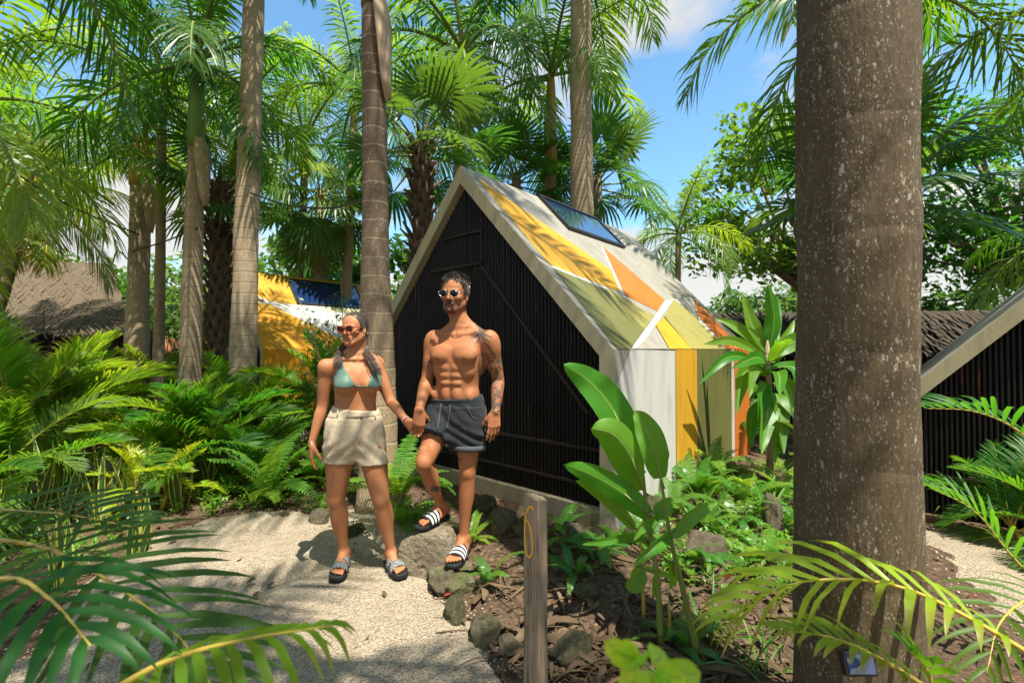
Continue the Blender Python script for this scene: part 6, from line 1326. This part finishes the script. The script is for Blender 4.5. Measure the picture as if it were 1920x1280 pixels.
def fold(x, y, z):
    p = V((x, y, z)); a = (p - O).dot(r_); w1 = mnoise.noise(V((a * 13, y * 9, z * 6 + 3))) * .012; w2 = mnoise.noise(V((a * 30, y * 30, z * 16))) * .003
    pleat = (-.006 * math.exp(-((abs(a - .004) - .062) / .008) ** 2) * sstep(.80, .9, z) if (p - O).dot(f_) > 0 else 0); rad = math.sin((z - .80) * 75 + abs(a) * 70) * .004 * math.exp(-((z - .80) / .08) ** 2)
    b = sstep(1.005, 1.01, z); return (w1 + w2 + pleat + rad) * (1 - b) + .002 * b - .003 * math.exp(-((z - 1.004) / .004) ** 2)
Vs = cloth_fold(Vs, N2, fold); shorts, Vs = to_object('shorts', Vs, Qs, [M['beige_cloth']], woman, None, 1); bs = bvh_of(Vs, Qs)
bp = on_body(bs, 678, 782, .003); mb = MB(); mb.tube([bp, bp + f_ * .004], .008, 12); mb.build('button', M['horn'], shorts)
for q in ((634, 776), (704, 781)):
    a, b = on_body(bs, q[0], q[1] - 8, .003), on_body(bs, q[0] - 1, q[1] + 5, .003)
    if a and b: mb = MB(); mb.tube([a, a.lerp(b, .5) + f_ * .004, b], .0045, 6); mb.build('belt_loop', M['beige_cloth'], shorts)
mb = MB(); mb.tube(catmull(wrap([on_body(bs, *q, .0015) for q in ((677, 786), (677, 800), (676, 815), (672, 832))]), 12), .0022, 5); mb.build('fly_seam', M['beige_cloth'], shorts)
CK = M['check']
for (o_, d_, s_) in (SO_L, SO_R): slide(woman, o_, d_, s_, .235, .95, [(.12, .32, .070, [CK]), (.40, .60, .052, [CK])], .034, 1.05)
glasses(woman, HC, hax, HS, .027, .0195, .0075, M['lens_brown'], M['tortoise'], .0034, square=3.4, fwd=.114, tz=.002)
bracelet(woman, WR_ + (ER_ - WR_).normalized() * .012, ER_ - WR_, .0235, .0028, M['silver']); bracelet(woman, WL_ + (EL_ - WL_).normalized() * .02, EL_ - WL_, .0235, .0036, M['bead_white'], 'bracelet', 22); bracelet(woman, WL_ + (EL_ - WL_).normalized() * .006, EL_ - WL_, .0235, .0026, M['red_thread'])
e_ = HC + hax[0] * .077 * HS - hax[2] * .042 * HS; mb = MB(); mb.tube([e_, e_ - hax[2] * .012], .003, 6); mb.build('earring', M['silver'], woman)
# hair: slicked cap and wet wavy locks over both shoulders
(hr, Vh), Qh = scalp(hax, HC, HS, [((0, .080, .076), (0, .9, -.42)), ((0, .030, .0), (0, 1, -.25)), ((0, -.02, -.07), (0, .2, -1))], .006, 'hair', M['hair_dark'], woman)
rng = random.Random(9); mb = MB()
for _ in range(260):
    ph = rng.uniform(-.75, PI + .75); rr = rng.uniform(.0012, .0026); pts = []; hi = rng.uniform(1.75, 1.95) if .5 < ph < PI - .5 else rng.uniform(1.5, 1.75)
    for i in range(9):
        th = hi - (hi - .25) * i / 8; d = V((math.sin(th) * math.cos(ph) * .0832, -math.cos(th) * .101, math.sin(th) * math.sin(ph) * .0892 + .0 - .02 * (1 - i / 8) * 0)); pts.append(HC - hax[1] * .018 * HS + hax[2] * .038 * HS + (hax[0] * d.x + hax[1] * d.y + hax[2] * d.z) * HS)
    mb.tube(pts, [rr * .4] + [rr] * 7 + [rr * .6], 4, 0, False)
tag(mb.build('combed_hair', M['hair_dark'], woman), kind='stuff')
def lock(pts, r, k, mat='hair_brown'):
    mb = MB(); C = catmull(pts, 30); ph = rng.uniform(0, 6); a = rng.uniform(.004, .010); vs = []
    for i, p in enumerate(C): s = i / 30; vs.append(p + hax[0] * a * math.sin(s * 17 + ph) * s + V((0, -1, 0)) * a * .7 * math.cos(s * 15 + ph) * s)
    mb.tube(vs, [r * (1 - .82 * (i / 30) ** 1.5) for i in range(31)], 5, 0, True, .6); return mb
SIDES = [((684, 630, 2.99), (684, 648, 2.98), (688, 661, 2.94), (697, 676, 2.885), (706, 691, 2.86), (712, 705, 2.85)), ((655, 640, 3.0), (643, 651, 2.97), (636, 663, 2.9), (634, 677, 2.83), (635, 692, 2.80))]
for si, base in enumerate(SIDES):
    allb = MB()
    for k in range(64):
        j = V((rng.gauss(0, .010), rng.gauss(0, .008), 0)); top = HC - hax[1] * rng.uniform(.03, .065) * HS + hax[2] * rng.uniform(-.06, -.01) * HS + hax[0] * (1 if si == 0 else -1) * rng.uniform(.02, .052) * HS; e = rng.uniform(.2, 1.0)
        pts = [top] + [P(*q) + j * (1 + i * .12) for i, q in enumerate(base)]; pts = pts[:-1] + [pts[-2].lerp(pts[-1], e)]
        b = lock(pts, rng.uniform(.003, .0058), k); allb.add(b.v, b.f)
    tag(allb.build('hair_lock', M['hair_brown'], woman), None)
